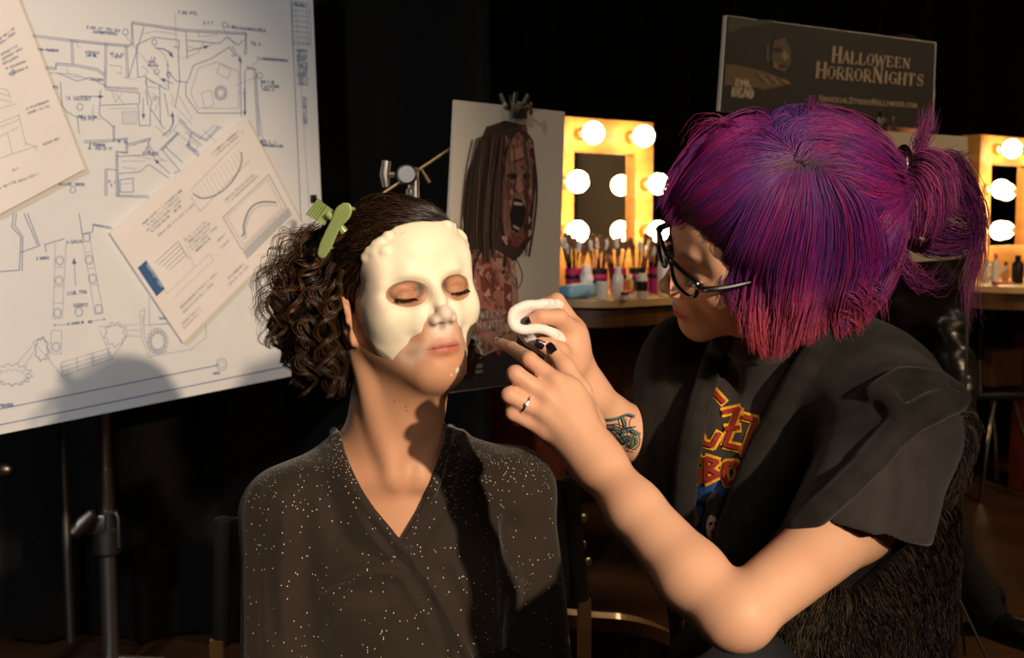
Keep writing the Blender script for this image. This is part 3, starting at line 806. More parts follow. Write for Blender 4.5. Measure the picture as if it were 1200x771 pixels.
# ---- fingernails: small polished caps lying on the fingertips
M_nail = mat('nail_polish', srgb(24, 18, 30), .18, spec=.7, coat=.5)
def nail(tipa, tipb, out, ln=.0105, wd=.0085, lift=.0052):
    a, b = W(*tipa), W(*tipb); ax = nrm(b - a); o = nrm(out - ax * (out @ ax)); s = np.cross(ax, o); mb = MB(); n = 9; m_ = 7
    vs = []
    for i in range(n):
        f = i / (n - 1); hw = wd / 2 * (1 - .25 * (2 * abs(f - .45)) ** 4)
        for j in range(m_):
            g = (j / (m_ - 1) * 2 - 1); vs.append(b + ax * (f * ln - ln * .35) + s * g * hw + o * (lift - .0015 * g * g - .0016 * f * f))
    lo_ = [v - o * .0007 for v in vs]; fs = []
    for i in range(n - 1):
        for j in range(m_ - 1):
            q = i * m_ + j; fs += [[q, q + 1, q + m_ + 1, q + m_], [n * m_ + q, n * m_ + q + m_, n * m_ + q + m_ + 1, n * m_ + q + 1]]
    N_ = n * m_
    for i in range(n - 1):
        for q in (i * m_, i * m_ + m_ - 1): fs.append([q, q + m_, q + m_ + N_, q + N_])
    for j in range(m_ - 1):
        for q in (j, (n - 1) * m_ + j): fs.append([q, q + 1, q + 1 + N_, q + N_])
    mb.add(vs + lo_, fs); o_ = mb.build('fingernail', M_nail, artist); o_['label'] = 'dark polished fingernail'
nail((600, 408, 1.285), (586, 402, 1.325), A(.1, -.75, .65), .0115, .0088, .0080)
nail((662, 430, 1.278), (648, 411, 1.285), A(-.1, -1, .25), .0125, .0092, .0088)
nail((634, 371, 1.332), (619, 377, 1.335), A(-.1, -.9, .3), .0115, .0090, .0080)
nail((644, 407, 1.327), (634, 403, 1.325), A(-.25, -1, .1), .0125, .0098, .0092)

# ---- ring
M_silver = mat('silver', srgb(225, 222, 215), .18, metal=1.0)
mb = MB(); ra, rb = W(*K_r), W(597, 463, 1.223); ax = nrm(rb - ra); c0 = ra * .48 + rb * .52
u = nrm(np.cross(ax, A(0, 0, 1))); w = np.cross(ax, u)
tor = [c0 + (u * math.cos(t) + w * math.sin(t)) * .0101 for t in np.linspace(0, 2 * math.pi, 33)]
mb.tube(tor, .0011, 8, cap=False)
ring = mb.build('ring', M_silver, None)
tag(ring, 'thin silver ring on a finger of the pointing hand', 'ring')
mb = MB(); vd = nrm(CAM - c0); vd = nrm(vd - ax * (vd @ ax)); mb.ball(c0 + vd * .0118, (.0022, .0022, .0022), 8, 6)
mb.build('stone', mat('ring_stone', srgb(235, 235, 240), .05, spec=1.0), ring)

# ---- glasses
M_frame = mat('black_acetate', srgb(12, 10, 10), .22, spec=.6, coat=.3)
M_lens = mat('lens', (1, 1, 1), .02, trans=1.0, ior=1.12)
G = empty('glasses', AF.pt(0, -98, 0), 'black rectangular glasses on the face of the purple-haired person', 'glasses')
def gl(x, z, off=0.0): return AF.pt(x, -99 + off + .0026 * x * x, z - 6)
mb = MB()
for q in (1, -1):
    rect = [(q * 8, 9), (q * 10, 14), (q * 22, 16), (q * 50, 16), (q * 62, 13), (q * 60, -2), (q * 52, -13), (q * 38, -17), (q * 20, -15), (q * 11, -6), (q * 8, 9)]
    rr = crs([(a, b, 0) for a, b in rect], 44); mb.tube([gl(a, b * .85 + 2) for a, b, _ in rr], .0026, 8)
mb.tube([gl(a, 9 + 2 * math.cos(a / 6), -1) for a in np.linspace(-9, 9, 8)], .0022, 8)
mb.build('frame_front', M_frame, G)
for q in (1, -1):
    mb = MB(); rect = [(q * 9, 9), (q * 22, 15), (q * 50, 15), (q * 61, 12), (q * 59, -2), (q * 52, -12), (q * 38, -16), (q * 20, -14), (q * 12, -6)]
    f0 = [gl(a, b * .85 + 2, .3) for a, b in rect]; f1 = [gl(a, b * .85 + 2, 1.3) for a, b in rect]; n = len(f0)
    mb.add(f0 + f1, [list(range(n)), [n + i for i in range(n)][::-1]] + [[i, n + i, n + (i + 1) % n, (i + 1) % n] for i in range(n)])
    mb.build('lens', M_lens, G)
    mb = MB(); p = [AF.pt(q * 61, -88, 4), AF.pt(q * 68, -84, 3), AF.pt(q * 74, -60, 3), AF.pt(q * 76, -20, 4), AF.pt(q * 76, 5, 2), AF.pt(q * 75, 18, -10)]
    pp = crs(p, 24); mb.tube(pp, [.0042] * 12 + [.0030] * 12, 10, flat=.8); mb.build('temple_arm', M_frame, G)
    mb = MB(); mb.ball(AF.pt(q * 72, -84, 4), .0012, 8, 6); mb.build('rivet', M_silver, G)
# lashes
rg = np.random.default_rng(4)
for q in (1, -1):
    ls = []
    for i in range(50):
        x = rg.uniform(-13.5, 13.5); p = A(q * (31.5 + x), -81.4 + .025 * x * x, -8.3 + .014 * x * x); out = A(x * .14 * q, -7.5 - rg.uniform(0, 2), -3 - rg.uniform(0, 2.0))
        ls.append([AF.pt(*(p + out * tt + A(0, 0, 2.2) * tt * tt)) for tt in np.linspace(0, 1, 6)])
    strands('eyelashes', np.array(ls), .00042, .0001, np.tile(srgb(16, 11, 9), (len(ls), 1)), M_hair, artist)
# ---- tee
M_tee = mat('tee_jersey', srgb(50, 44, 43), .85, spec=.15, sheen=.2, bump=(700, .2, .0004), noise=(30, .12))
M_vest = mat('vest_denim', srgb(31, 28, 25), .85, spec=.15, sheen=.1, bump=(600, .35, .0006), noise=(26, .4, 8))
M_jean = mat('dark_denim', srgb(26, 28, 34), .85, bump=(600, .3, .0005))
TS = SDF(); TP = SDF(); TP.p = AB.p[NAB + 1:NAB + 5]
TS.elli(W(905, 600, 1.45), (.122, .132, .195), rotm(-30), .03)
TS.elli(W(945, 820, 1.43), (.135, .145, .22), rotm(-30), .06)
TS.cone(W(940, 452, 1.41), W(1052, 510, 1.265), .060, .058, .03)
TS.cone(W(925, 452, 1.43), W(815, 445, 1.52), .056, .056, .04)
TS.elli(W(862, 520, 1.40), (.06, .06, .08), None, .04)
TS.cone(W(1052, 510, 1.262), W(1006, 640, 1.180), .060, .066, .03)
TBA = SDF(); TBA.p = AB.p[NAB:NAB + 5]
TS.fn(lambda P: TBA.eval(P) - .006, W(935, 620, 1.4), .45, .01)
TORSO = TS.p[:]
TS.cone(AF.pt(0, 20, -55), W(905, 380, 1.36), .046, .044, .006, 's')
def tfold(S, pxs, r, k, op='s', lift=.002, n=10):
    T = SDF(); T.p = TORSO; S.path(surf_path(T, pxs, n, lift), r, k, op)
tfold(TS, [(846, 392), (852, 410), (872, 419), (900, 419), (935, 410), (965, 396)], .0045, .004, 'u', .001, 16)
tfold(TS, [(985, 520), (975, 560), (965, 600)], .003, .018)
tfold(TS, [(1045, 520), (1048, 570), (1042, 630)], .004, .018)
tfold(TS, [(1070, 530), (1072, 580), (1060, 625)], .003, .014)
tfold(TS, [(860, 440), (850, 520), (845, 600)], .004, .02)
HEM = [(915, 596), (945, 606), (1010, 622), (1040, 633), (1072, 638), (1130, 645), (1130, 760), (880, 760)]
TS.fn(wedge(HEM, .95, 1.30), W(1010, 680, 1.15), .16, .004, 's')
TS.cone(W(1030, 575, 1.22), W(996, 670, 1.162), .050, .0575, .004, 's')
TS.post = lambda P, d: d - .0016 * fbm(P, 34, 31, 3)
V, Fq = TS.mesh(.0022, A(.0, .98, .55), A(.62, 1.75, 1.12))
link('t_shirt', npmesh('t_shirt', V, Fq), M_tee, artist)

# ---- printed front of the tee
M_print = mat('shirt_print', (1, 1, 1), .75, attr='col', noise=(260, .22))
TSp = SDF(); TSp.p = TS.p[:]; TSp.post = TS.post
YEL, RED, BLU, DK = srgb(205, 148, 24), srgb(132, 34, 22), srgb(34, 66, 120), srgb(40, 34, 32)
def bar(a, b, w):
    a = np.array(a, float); b = np.array(b, float); t = b - a; t /= np.hypot(*t) + 1e-9; n = np.array([-t[1], t[0]]) * w / 2
    a = a - t * w * .25; b = b + t * w * .25
    return [tuple(a + n), tuple(b + n), tuple(b - n), tuple(a - n)]
def strokes(lines, w, col): return [(bar(p, q, w), col) for L in lines for p, q in zip(L[:-1], L[1:])]
glyphs = [   # the band lettering as it falls on the folded shirt front
    [(848, 471), (838, 460), (828, 462), (821, 480), (819, 500), (824, 519), (835, 522), (843, 508)],
    [(848, 483), (866, 479), (850, 521), (868, 525)], [(851, 502), (866, 501)],
    [(872, 488), (886, 492), (872, 531), (884, 536)],
    [(882, 502), (890, 514)], [(903, 498), (888, 520), (865, 566)],
    [(821, 538), (810, 540), (812, 550), (820, 553), (816, 563), (806, 562)],
    [(828, 537), (827, 564)], [(828, 537), (841, 541), (832, 550), (843, 556), (827, 564)],
    [(852, 543), (862, 543), (866, 554), (861, 566), (852, 566), (848, 554), (852, 543)],
    [(859, 602), (864, 574), (869, 600), (877, 572)], [(808, 518), (806, 530)]]
pr = []
pr += [([(806, 566), (836, 560), (866, 572), (874, 590), (856, 640), (838, 650), (812, 620), (804, 590)], BLU)]
pr += strokes(glyphs, 11.5, YEL) + strokes(glyphs, 5.2, RED)
ang = np.linspace(0, 6.283, 18)[:-1]
pr += [([(838 + (15 + 4 * math.sin(5 * a)) * math.cos(a), 606 + (28 + 5 * math.cos(4 * a)) * math.sin(a)) for a in ang], srgb(28, 22, 24))]
pr += [([(820, 610), (812, 620), (806, 600), (812, 586)], srgb(120, 84, 34)), ([(834 + 6.5 * math.cos(a), 618 + 15 * math.sin(a)) for a in ang], srgb(170, 150, 146))]
pr += [([(831, 612), (835, 611), (835, 615), (831, 616)], srgb(20, 18, 20)), ([(837, 611), (841, 612), (840, 616), (837, 615)], srgb(20, 18, 20)), ([(833, 622), (836, 621), (838, 627), (834, 628)], srgb(150, 30, 26)), ([(832, 600), (838, 598), (836, 606)], srgb(36, 26, 30)), ([(830, 634), (838, 634), (836, 646), (832, 644)], srgb(60, 52, 56))]
pd = decal('shirt_print', TSp, pr, M_print, artist, .0008, 5)
pd['label'] = 'yellow and red lettering over a blue portrait'

# ---- sleeveless denim vest, open at the front
VS = SDF(); VS.p = TORSO[:7] + []
VS.cone(W(1052, 505, 1.262), W(1080, 512, 1.262), .066, .054, .03)
VS.elli(W(1010, 440, 1.36), (.085, .09, .055), rotm(-30, 0, 20), .04)
VS.elli(W(803, 480, 1.50), (.052, .075, .11), rotm(-30), .04)
VS.cone(W(800, 560, 1.48), W(850, 760, 1.44), .050, .050, .04)
VS.elli(W(1020, 640, 1.46), (.085, .11, .2), None, .05)
VS.elli(W(792, 520, 1.455), (.040, .048, .10), None, .03)
VS.iso = .009
VT = VS.p[:]
NEAR = [(1005, 340), (960, 395), (905, 495), (868, 580), (846, 640), (862, 668), (880, 670), (955, 603), (1010, 552), (1062, 502), (1095, 484), (1125, 474), (1140, 440), (1100, 380), (1060, 330)]
FAR = [(720, 330), (835, 330), (846, 400), (826, 450), (812, 500), (802, 560), (800, 640), (815, 700), (840, 800), (800, 800), (788, 690), (765, 620), (720, 560)]
LOW = [(815, 650), (846, 640), (862, 668), (880, 672), (1000, 700), (1075, 640), (1085, 560), (1086, 500), (1160, 480), (1200, 820), (780, 820)]
def vest_region(P):
    x, y, d = proj(P); m = d / FPX
    g = np.minimum(np.minimum(np.maximum(polysd(x, y, NEAR) * m, d - 1.50), np.maximum(polysd(x, y, FAR) * m, d - 1.7)), np.minimum(np.maximum(polysd(x, y, LOW) * m, 1.27 - d), 1.50 - d))
    return g
VS.fn(vest_region, W(950, 600, 1.4), .9, .005, 'i')
VS.cone(AF.pt(0, 20, -55), W(915, 395, 1.37), .056, .060, .01, 's')
TV = SDF(); TV.p = VT; TV.iso = .009
def vp(pxs, r, k, op='u', lift=-.001, n=16): VS.path(surf_path(TV, pxs, n, lift), r, k, op)
vp([(990, 366), (962, 398), (905, 498), (868, 583), (849, 640), (864, 666), (880, 667), (955, 600), (1010, 550), (1060, 500), (1092, 483), (1118, 470)], .0042, .004, n=40)
vp([(845, 398), (826, 450), (813, 500), (803, 560), (801, 640)], .004, .004)
vp([(1032, 458), (1064, 502)], .0022, .002, 'u', .0006)
vp([(1026, 462), (1058, 443), (1100, 446)], .0020, .002, 'u', .0004)
vp([(1012, 540), (1058, 492), (1108, 462)], .0016, .002, 'u', .0002)
vp([(900, 540), (960, 500), (1040, 478)], .004, .02, 's', .003)
vp([(925, 520), (985, 470), (1040, 430)], .004, .02, 's', .004)
vp([(775, 400), (768, 500), (775, 600)], .005, .02, 's', .004)
vp([(795, 420), (785, 520), (790, 620)], .004, .016, 's', .003)
VS.post = lambda P, d: d - .0016 * fbm(P, 28, 41, 3) - .0004 * fbm(P, 160, 42, 2)
V, Fq = VS.mesh(.003, A(.0, 1.0, .55), A(.66, 1.8, 1.16))
vest = link('vest', npmesh('vest', V, Fq), M_vest, artist)
# ---- fur on the lower vest
FURP = [(800, 690), (850, 700), (875, 672), (960, 690), (1020, 640), (1070, 640), (1080, 560), (1082, 505), (1135, 480), (1135, 560), (1120, 640), (1110, 820), (790, 820)]
rf = np.random.default_rng(21); q = rf.uniform((780, 480), (1140, 800), (30000, 2)); q = q[polysd(q[:, 0], q[:, 1], FURP) < 0]
VQ = SDF(); VQ.p = VS.p; VQ.iso = .009; P, d = march(VQ, q[:, 0], q[:, 1], 1.27, 1.75); ok = d < 1.72; P = P[ok]; g = grad(TV, P)
n = len(P); flow = np.array([-.15, -.1, -1.0]) + rf.normal(size=(n, 3)) * .18 + .75 * np.stack([fbm(P, 34, 51), fbm(P, 30, 52), 0 * P[:, 0]], 1)
flow -= g * (flow * g).sum(1, keepdims=True); t = np.linspace(0, 1, 7); ln = rf.uniform(.018, .034, n)
S_ = P[:, None] + flow[:, None] * (ln[:, None] * t)[..., None] + g[:, None] * (.007 * np.sin(t * 2.4))[None, :, None] * rf.uniform(.4, 1.4, (n, 1, 1))
M_fur = mat('fur', (.1, .1, .1), .4, attr='col', spec=.5)
cf = lerpc(srgb(16, 14, 12), srgb(120, 96, 68), np.clip(rf.random(n) ** 2.4 + .35 * np.maximum(fbm(P, 60, 55), 0) ** 2, 0, 1))
fur = strands('fur_trim', S_, .00062, .00012, cf, M_fur, artist); fur['label'] = 'long black and brown fur on the lower vest'; fur['kind'] = 'stuff'
# fur escaping from the armhole
# ---- jeans
JS = SDF(); JS.cone(W(975, 905, 1.42), W(853, 795, 1.22), .085, .062, .03); JS.cone(W(853, 795, 1.22), W(860, 1080, 1.30), .060, .045, .02)
JS.cone(W(955, 915, 1.55), W(850, 840, 1.50), .085, .062, .03); JS.cone(W(850, 840, 1.50), W(830, 1120, 1.55), .058, .045, .02)
JS.post = lambda P, d: d - .002 * fbm(P, 40, 61, 2)
V, Fq = JS.mesh(.005, A(.0, 1.0, .3), A(.65, 1.8, 1.0)); link('jeans', npmesh('jeans', V, Fq), M_jean, artist)

# ---- tattoo on the far forearm
M_tat = mat('tattoo_ink', (1, 1, 1), .5, attr='col')
FA = SDF(); FA.p = AB.p[NARM - 3:NARM]
TEAL, INK, GRN = srgb(84, 100, 98), srgb(58, 54, 54), srgb(92, 106, 78)
def cv(p, n=14): return [tuple(q) for q in crs([(a, b, 0) for a, b in p], n)[:, :2]]
tl = [cv(p) for p in ([(697, 489), (700, 485), (705, 489), (700, 492)], [(704, 489), (716, 492), (730, 490), (742, 486), (752, 488)], [(702, 494), (714, 498), (728, 497), (740, 501), (754, 500)], [(700, 502), (712, 505), (722, 501), (736, 507), (748, 504), (760, 509)],
      [(708, 511), (720, 508), (732, 514), (744, 511)], [(716, 517), (728, 512), (740, 519), (750, 515)], [(722, 497), (727, 507), (724, 516), (732, 521)], [(736, 488), (740, 499), (736, 508), (742, 518)], [(748, 489), (745, 498), (752, 506), (748, 514)],
      [(742, 514), (750, 508), (759, 512), (759, 521), (751, 527), (743, 522), (742, 514)], [(746, 516), (752, 513), (756, 518), (751, 522), (746, 518)], [(728, 524), (738, 528), (750, 530)])]
tp = strokes(tl[1:9:2], 4.2, srgb(116, 126, 118)) + [(cv([(743, 515), (750, 510), (758, 513), (757, 521), (750, 525), (744, 521)], 12), srgb(112, 124, 88))] + strokes(tl, 1.5, srgb(66, 82, 86)) + strokes([tl[0], tl[2], tl[9]], 1.1, INK)
tp = [([(697 + (a - 697) * .84, b) for a, b in p_], c_) for p_, c_ in tp]
td = decal('tattoo', FA, tp, M_tat, artist, .0006, 4); td['label'] = 'blue green tattoo on the forearm'

# ---- powder puff held between the fingers
PF = SDF()
PFp = [W(*p) for p in ((655, 357, 1.375), (640, 360, 1.358), (622, 362, 1.346), (609, 370, 1.342), (608, 383, 1.342), (620, 390, 1.344), (638, 388, 1.346), (654, 393, 1.348), (661, 403, 1.358))]
pp = crs(PFp, 26)
for dz in np.linspace(-.020, .020, 7):
    w_ = math.sqrt(1 - (dz / .026) ** 2); PF.path([p + A(.008 * dz / .02, dz, dz * -.25) for p in pp[int(8 * (1 - w_)):26 - int(8 * (1 - w_))]], .0052, .004)
PF.elli(W(634, 397, 1.370), (.022, .018, .012), None, .008)
PF.cone(W(620, 393, 1.350), W(648, 416, 1.365), .010, .008, .01)
PF.post = lambda P, d: d - .0006 * fbm(P, 260, 71, 2)
V, Fq = PF.mesh(.0015, W(634, 385, 1.36) - .07, W(634, 385, 1.36) + .07)
o = link('powder_puff', npmesh('powder_puff', V, Fq), mat('puff_velour', srgb(236, 226, 220), .95, sheen=.6, bump=(900, .4, .0008)))
tag(o, 'folded white velour powder puff pinched in the raised fingers', 'sponge')
# ---- purple hair
ah = np.random.default_rng(33)
HS = SDF()
HS.elli(AF.pt(0, 24, 46), A(88, 106, 84) * AF.sc, AF.R, .02)
HS.elli(W(890, 200, 1.29), (.072, .07, .062), None, .03)
HS.elli(W(955, 215, 1.30), (.085, .09, .078), None, .03)
HS.cone(W(925, 240, 1.275), W(925, 350, 1.275), .050, .028, .03)
HS.cone(W(985, 250, 1.29), W(985, 335, 1.30), .060, .038, .03)
HS.elli(W(830, 235, 1.285), (.042, .05, .030), None, .02)
HS.elli(W(1015, 260, 1.35), (.045, .07, .07), None, .03)
FACE = [(740, 268), (790, 266), (815, 272), (838, 292), (850, 322), (866, 352), (884, 390), (890, 460), (740, 460)]
HS0 = HS.p[:]
HS.fn(wedge(FACE, 1.0, 1.45), W(820, 360, 1.3), .16, .008, 's')
V, Fq = HS.mesh(.004, W(930, 270, 1.32) - .22, W(930, 270, 1.32) + .22)
M_phair = mat('purple_hair', (.3, .05, .3), .46, attr='col', spec=.3)
vc = lerpc(srgb(54, 26, 54), srgb(74, 26, 58), np.clip(fbm(V, 40, 3) * .5 + .5, 0, 1))
hairp = link('hair', npmesh('hair', V, Fq, True, vc), M_phair, artist)
HT = SDF(); HT.p = HS0
gx = np.arange(740, 1180, 4.0); gy = np.arange(100, 460, 4.0); GX, GY = np.meshgrid(gx, gy)
_, DM = march(HT, GX.ravel(), GY.ravel(), 1.1, 1.9); DM = DM.reshape(GX.shape)
def depth_at(x, y):
    i = np.clip((x - gx[0]) / 4, 0, len(gx) - 1.001); j = np.clip((y - gy[0]) / 4, 0, len(gy) - 1.001); a = i.astype(int); b = j.astype(int); fi, fj = i - a, j - b
    v = np.stack([DM[b, a], DM[b, a + 1], DM[b + 1, a], DM[b + 1, a + 1]]); w = np.stack([(1 - fi) * (1 - fj), fi * (1 - fj), (1 - fi) * fj, fi * fj])
    return np.where((v > 1.7).any(0), 1.9, (v * w).sum(0))
def flow(guides, N, seed, lift=(0, .008), jit=5.5, M=30, ext=.0, wave=1.0):
    """strands between neighbouring guides (photo positions), laid on the hair volume"""
    r = np.random.default_rng(seed); G = np.array([crs([(a, b, 0) for a, b in g], M)[:, :2] for g in guides])
    cl = r.random(N // 9 + 1); s = np.clip(cl[np.arange(N) // 9] + r.normal(size=N) * .012, 0, .9999) * (len(G) - 1); k = s.astype(int); f = (s - k)[:, None, None]
    Q = G[k] * (1 - f) + G[np.minimum(k + 1, len(G) - 1)] * f
    t0 = r.uniform(0, 1, N) ** 2 * .2; t1 = 1 - r.uniform(0, .12, N) ** 1.0
    tt = t0[:, None] + (t1 - t0)[:, None] * np.linspace(0, 1, M)[None]; idx = tt * (M - 1); i0 = np.clip(idx.astype(int), 0, M - 2); fr = (idx - i0)[..., None]
    Q = np.take_along_axis(Q, i0[..., None].repeat(2, 2), 1) * (1 - fr) + np.take_along_axis(Q, (i0 + 1)[..., None].repeat(2, 2), 1) * fr
    cj = r.normal(size=(N // 9 + 1, 1, 2))[np.arange(N) // 9] * jit
    Q = Q + cj * np.linspace(.3, 1, M)[None, :, None] + r.normal(size=(N, 1, 2)) * 2.4
    Q = Q + wave * np.cumsum(r.normal(size=(N, M, 2)) * .25, 1)
    d = depth_at(Q[..., 0], Q[..., 1]); miss = d > 1.7
    for j in range(1, M): d[:, j] = np.where(miss[:, j], d[:, j - 1], d[:, j])
    for j in range(M - 2, -1, -1): d[:, j] = np.where(miss[:, j] & (d[:, j] > 1.7), d[:, j + 1], d[:, j])
    dm = d.copy()
    for _ in range(3): dm[:, 1:-1] = (dm[:, :-2] + dm[:, 1:-1] * 2 + dm[:, 2:]) / 4
    L_ = (r.uniform(*lift, (N, 1)) * .5 + r.uniform(*lift, N // 9 + 1)[np.arange(N) // 9][:, None]) * np.sin(np.pi * np.linspace(.1, .95, M))[None] + .001
    d = dm - L_
    dirs = FWD + RGT * ((Q[..., 0:1] - 600) / FPX) + UPV * ((385.5 - Q[..., 1:2]) / FPX)
    return CAM + dirs * d[..., None], Q, np.arange(N) // 9
PAL = [srgb(112, 22, 88), srgb(88, 28, 104), srgb(66, 36, 106), srgb(134, 22, 82), srgb(56, 28, 84), srgb(140, 38, 92)]
def hcol(Q, cl, seed, tipc=srgb(176, 74, 74), tips=.8, base=None):
    r = np.random.default_rng(seed); N, M, _ = Q.shape
    pal = np.array(base or PAL); c = pal[r.integers(0, len(pal), cl.max() + 1)][cl]; c2 = pal[r.integers(0, len(pal), N)]
    c = c * .65 + c2 * .35; c = np.repeat(c[:, None], M, 1)
    x, y = Q[..., 0], Q[..., 1]
    band = np.exp(-(((x - 870) + .35 * (y - 260)) / 26) ** 2) * .55 + np.exp(-(((x - 960) - .2 * (y - 250)) / 20) ** 2) * .35   # bluer dye
    c = c * (1 - band[..., None]) + np.array(srgb(66, 44, 112)) * band[..., None]
    t = smooth01(y, 315, 400) * tips * (.5 + .5 * r.random((N, 1))); c = c * (1 - t[..., None]) + np.array(tipc) * t[..., None]
    t = np.exp(-((x - 938) ** 2 / 1400 + (y - 193) ** 2 / 90)) * .75; c = c * (1 - t[..., None]) + np.array(srgb(66, 62, 64)) * t[..., None]
    return c * (.75 + .5 * r.random((N, 1, 1)))
def fam(name, g, N, seed, **kw):
    ck = {k: kw.pop(k) for k in ('tipc', 'tips', 'base') if k in kw}; th = kw.pop('thick', .00042)
    P, Q, cl = flow(g, N, seed, **kw); return strands(name, P, th, .00012, hcol(Q, cl, seed, **ck), M_phair, hairp)
fam('fringe', [[(928, 172), (870, 158), (818, 190), (786, 252)], [(928, 182), (875, 186), (828, 215), (788, 258)], [(928, 188), (885, 205), (845, 235), (800, 264)], [(925, 192), (888, 215), (858, 245), (820, 268)],
               [(922, 195), (890, 225), (864, 258), (842, 288)], [(922, 196), (893, 230), (868, 270), (850, 312)]], 5200, 1, tips=.3)
fam('side_hair', [[(922, 196), (893, 230), (868, 280), (852, 320), (850, 336)], [(922, 198), (900, 235), (877, 290), (865, 330), (870, 362)], [(930, 200), (913, 250), (892, 310), (884, 365), (888, 404)], [(940, 200), (930, 260), (912, 330), (906, 385), (906, 416)],
                  [(950, 200), (950, 260), (940, 330), (930, 380), (920, 404)], [(960, 200), (975, 260), (970, 320), (958, 365), (955, 392)], [(970, 198), (998, 250), (1004, 310), (992, 360), (1000, 386)], [(980, 195), (1020, 235), (1036, 290), (1030, 330), (1016, 362)]], 9000, 2, lift=(0, .010))
fam('crown_hair', [[(925, 175), (880, 150), (835, 168), (800, 210), (783, 250)], [(925, 172), (895, 140), (860, 145), (815, 180), (790, 225)]], 1800, 3, tips=.2)
fam('crown_hair', [[(920, 172), (905, 142), (940, 130), (1000, 142), (1050, 188)], [(928, 178), (930, 150), (970, 142), (1015, 160), (1052, 192)], [(935, 184), (955, 160), (1000, 165), (1030, 182), (1056, 200)], [(950, 190), (990, 180), (1020, 190), (1056, 206)], [(965, 195), (1000, 195), (1030, 205), (1058, 214)],
                   [(975, 197), (1010, 215), (1035, 222), (1060, 222)], [(985, 200), (1018, 240), (1040, 245), (1060, 230)]], 5600, 4, tips=0)
fam('nape_hair', [[(1000, 372), (1030, 350), (1050, 300), (1062, 235)], [(985, 385), (1015, 340), (1035, 290), (1058, 230)], [(1020, 260), (1040, 250), (1060, 228)]], 1800, 5, tips=.2)
fam('long_strands', [[(915, 250), (905, 320), (905, 380), (912, 420)], [(880, 330), (872, 370), (876, 400)], [(935, 330), (925, 380), (905, 425)]], 260, 6, lift=(.004, .012), jit=6, tips=1)
fam('flyaways', [[(880, 165), (850, 146), (825, 152), (812, 180)], [(890, 152), (858, 140), (830, 160)], [(960, 140), (985, 128), (1010, 138)]], 70, 7, lift=(.004, .016), jit=12, wave=2.6, thick=.0002)
fam('flyaways', [[(960, 380), (990, 384), (1012, 382)], [(990, 300), (1025, 330), (1012, 378)], [(1000, 340), (1036, 345), (1046, 372)]], 160, 8, lift=(.004, .012), jit=6, wave=1.6, tips=1, thick=.0003)
# ---- gathered tail behind the head, loose ends and loops
def tail(name, g, N, seed, spread, base, dj=.012, M=34, thick=.0004, wave=.5, grow=1.0):
    r = np.random.default_rng(seed); out = []; G = [crs(q, M) for q in g]
    for i in range(N):
        s = r.random() * (len(G) - 1); k = int(s); f = s - k; q = G[k] * (1 - f) + G[min(k + 1, len(G) - 1)] * f
        n_ = max(8, int(M * r.uniform(.6, 1))); q = crs(q[:n_:3], M)
        off = r.normal(size=2) * spread; sc = np.linspace(.25, grow, M)
        px = q[:, 0] + off[0] * sc + np.cumsum(r.normal(size=M)) * wave * .35; py = q[:, 1] + off[1] * sc + np.cumsum(r.normal(size=M)) * wave * .35
        out.append([W(a, b, c + r.normal() * 0 + dd) for a, b, c, dd in zip(px, py, q[:, 2], np.full(M, r.normal() * dj) * sc)])
    pal = np.array(base); c = pal[r.integers(0, len(pal), N)] * (.9 + .8 * r.random((N, 1)))
    return strands(name, np.array(out), thick, .0001, c, M_phair, hairp)
PT = [srgb(192, 84, 150), srgb(160, 70, 150), srgb(206, 120, 140), srgb(120, 60, 130), srgb(170, 50, 120)]
PD = [srgb(140, 44, 110), srgb(100, 40, 110), srgb(160, 70, 110), srgb(84, 40, 96)]
D0 = 1.385
tail('tail_hair', [[(1058, 192, D0), (1085, 178, D0 - .02), (1112, 190, D0 - .03), (1122, 225, D0 - .03), (1112, 262, D0 - .02)], [(1060, 200, D0), (1082, 200, D0 - .03), (1100, 225, D0 - .04), (1098, 262, D0 - .03), (1082, 292, D0)],
                   [(1058, 210, D0), (1075, 225, D0 - .03), (1080, 255, D0 - .03), (1070, 290, D0 - .01)], [(1056, 220, D0), (1064, 245, D0 - .01), (1062, 285, D0)]], 1500, 41, 5, PT)
tail('tail_hair', [[(1085, 180, D0), (1125, 180, D0), (1148, 225, D0), (1150, 275, D0), (1122, 292, D0)], [(1090, 250, D0), (1125, 268, D0), (1150, 262, D0), (1130, 235, D0)], [(1062, 290, D0), (1095, 300, D0), (1135, 290, D0), (1150, 262, D0)]], 420, 42, 5, PD)
tail('tail_wisps', [[(1075, 200, D0), (1072, 170, D0), (1084, 140, D0), (1086, 112, D0)], [(1080, 195, D0), (1086, 165, D0), (1092, 150, D0), (1100, 128, D0)]], 110, 43, 4, PT, wave=2, thick=.0003)
tail('tail_wisps', [[(1085, 195, D0), (1110, 186, D0), (1140, 172, D0)], [(1090, 205, D0), (1120, 200, D0), (1150, 205, D0)]], 120, 44, 4, PD, wave=2, thick=.0003)
tail('tail_wisps', [[(1110, 190, D0), (1150, 240, D0), (1148, 300, D0), (1138, 345, D0), (1145, 388, D0)], [(1130, 230, D0), (1142, 290, D0), (1132, 340, D0), (1138, 375, D0)]], 130, 45, 5, PT, wave=2.2, thick=.0003)
tail('tail_wisps', [[(1055, 285, D0), (1070, 320, D0), (1100, 335, D0), (1128, 300, D0)], [(1050, 300, D0), (1075, 330, D0), (1095, 300, D0)]], 70, 46, 7, PD, wave=2.5, thick=.0003)
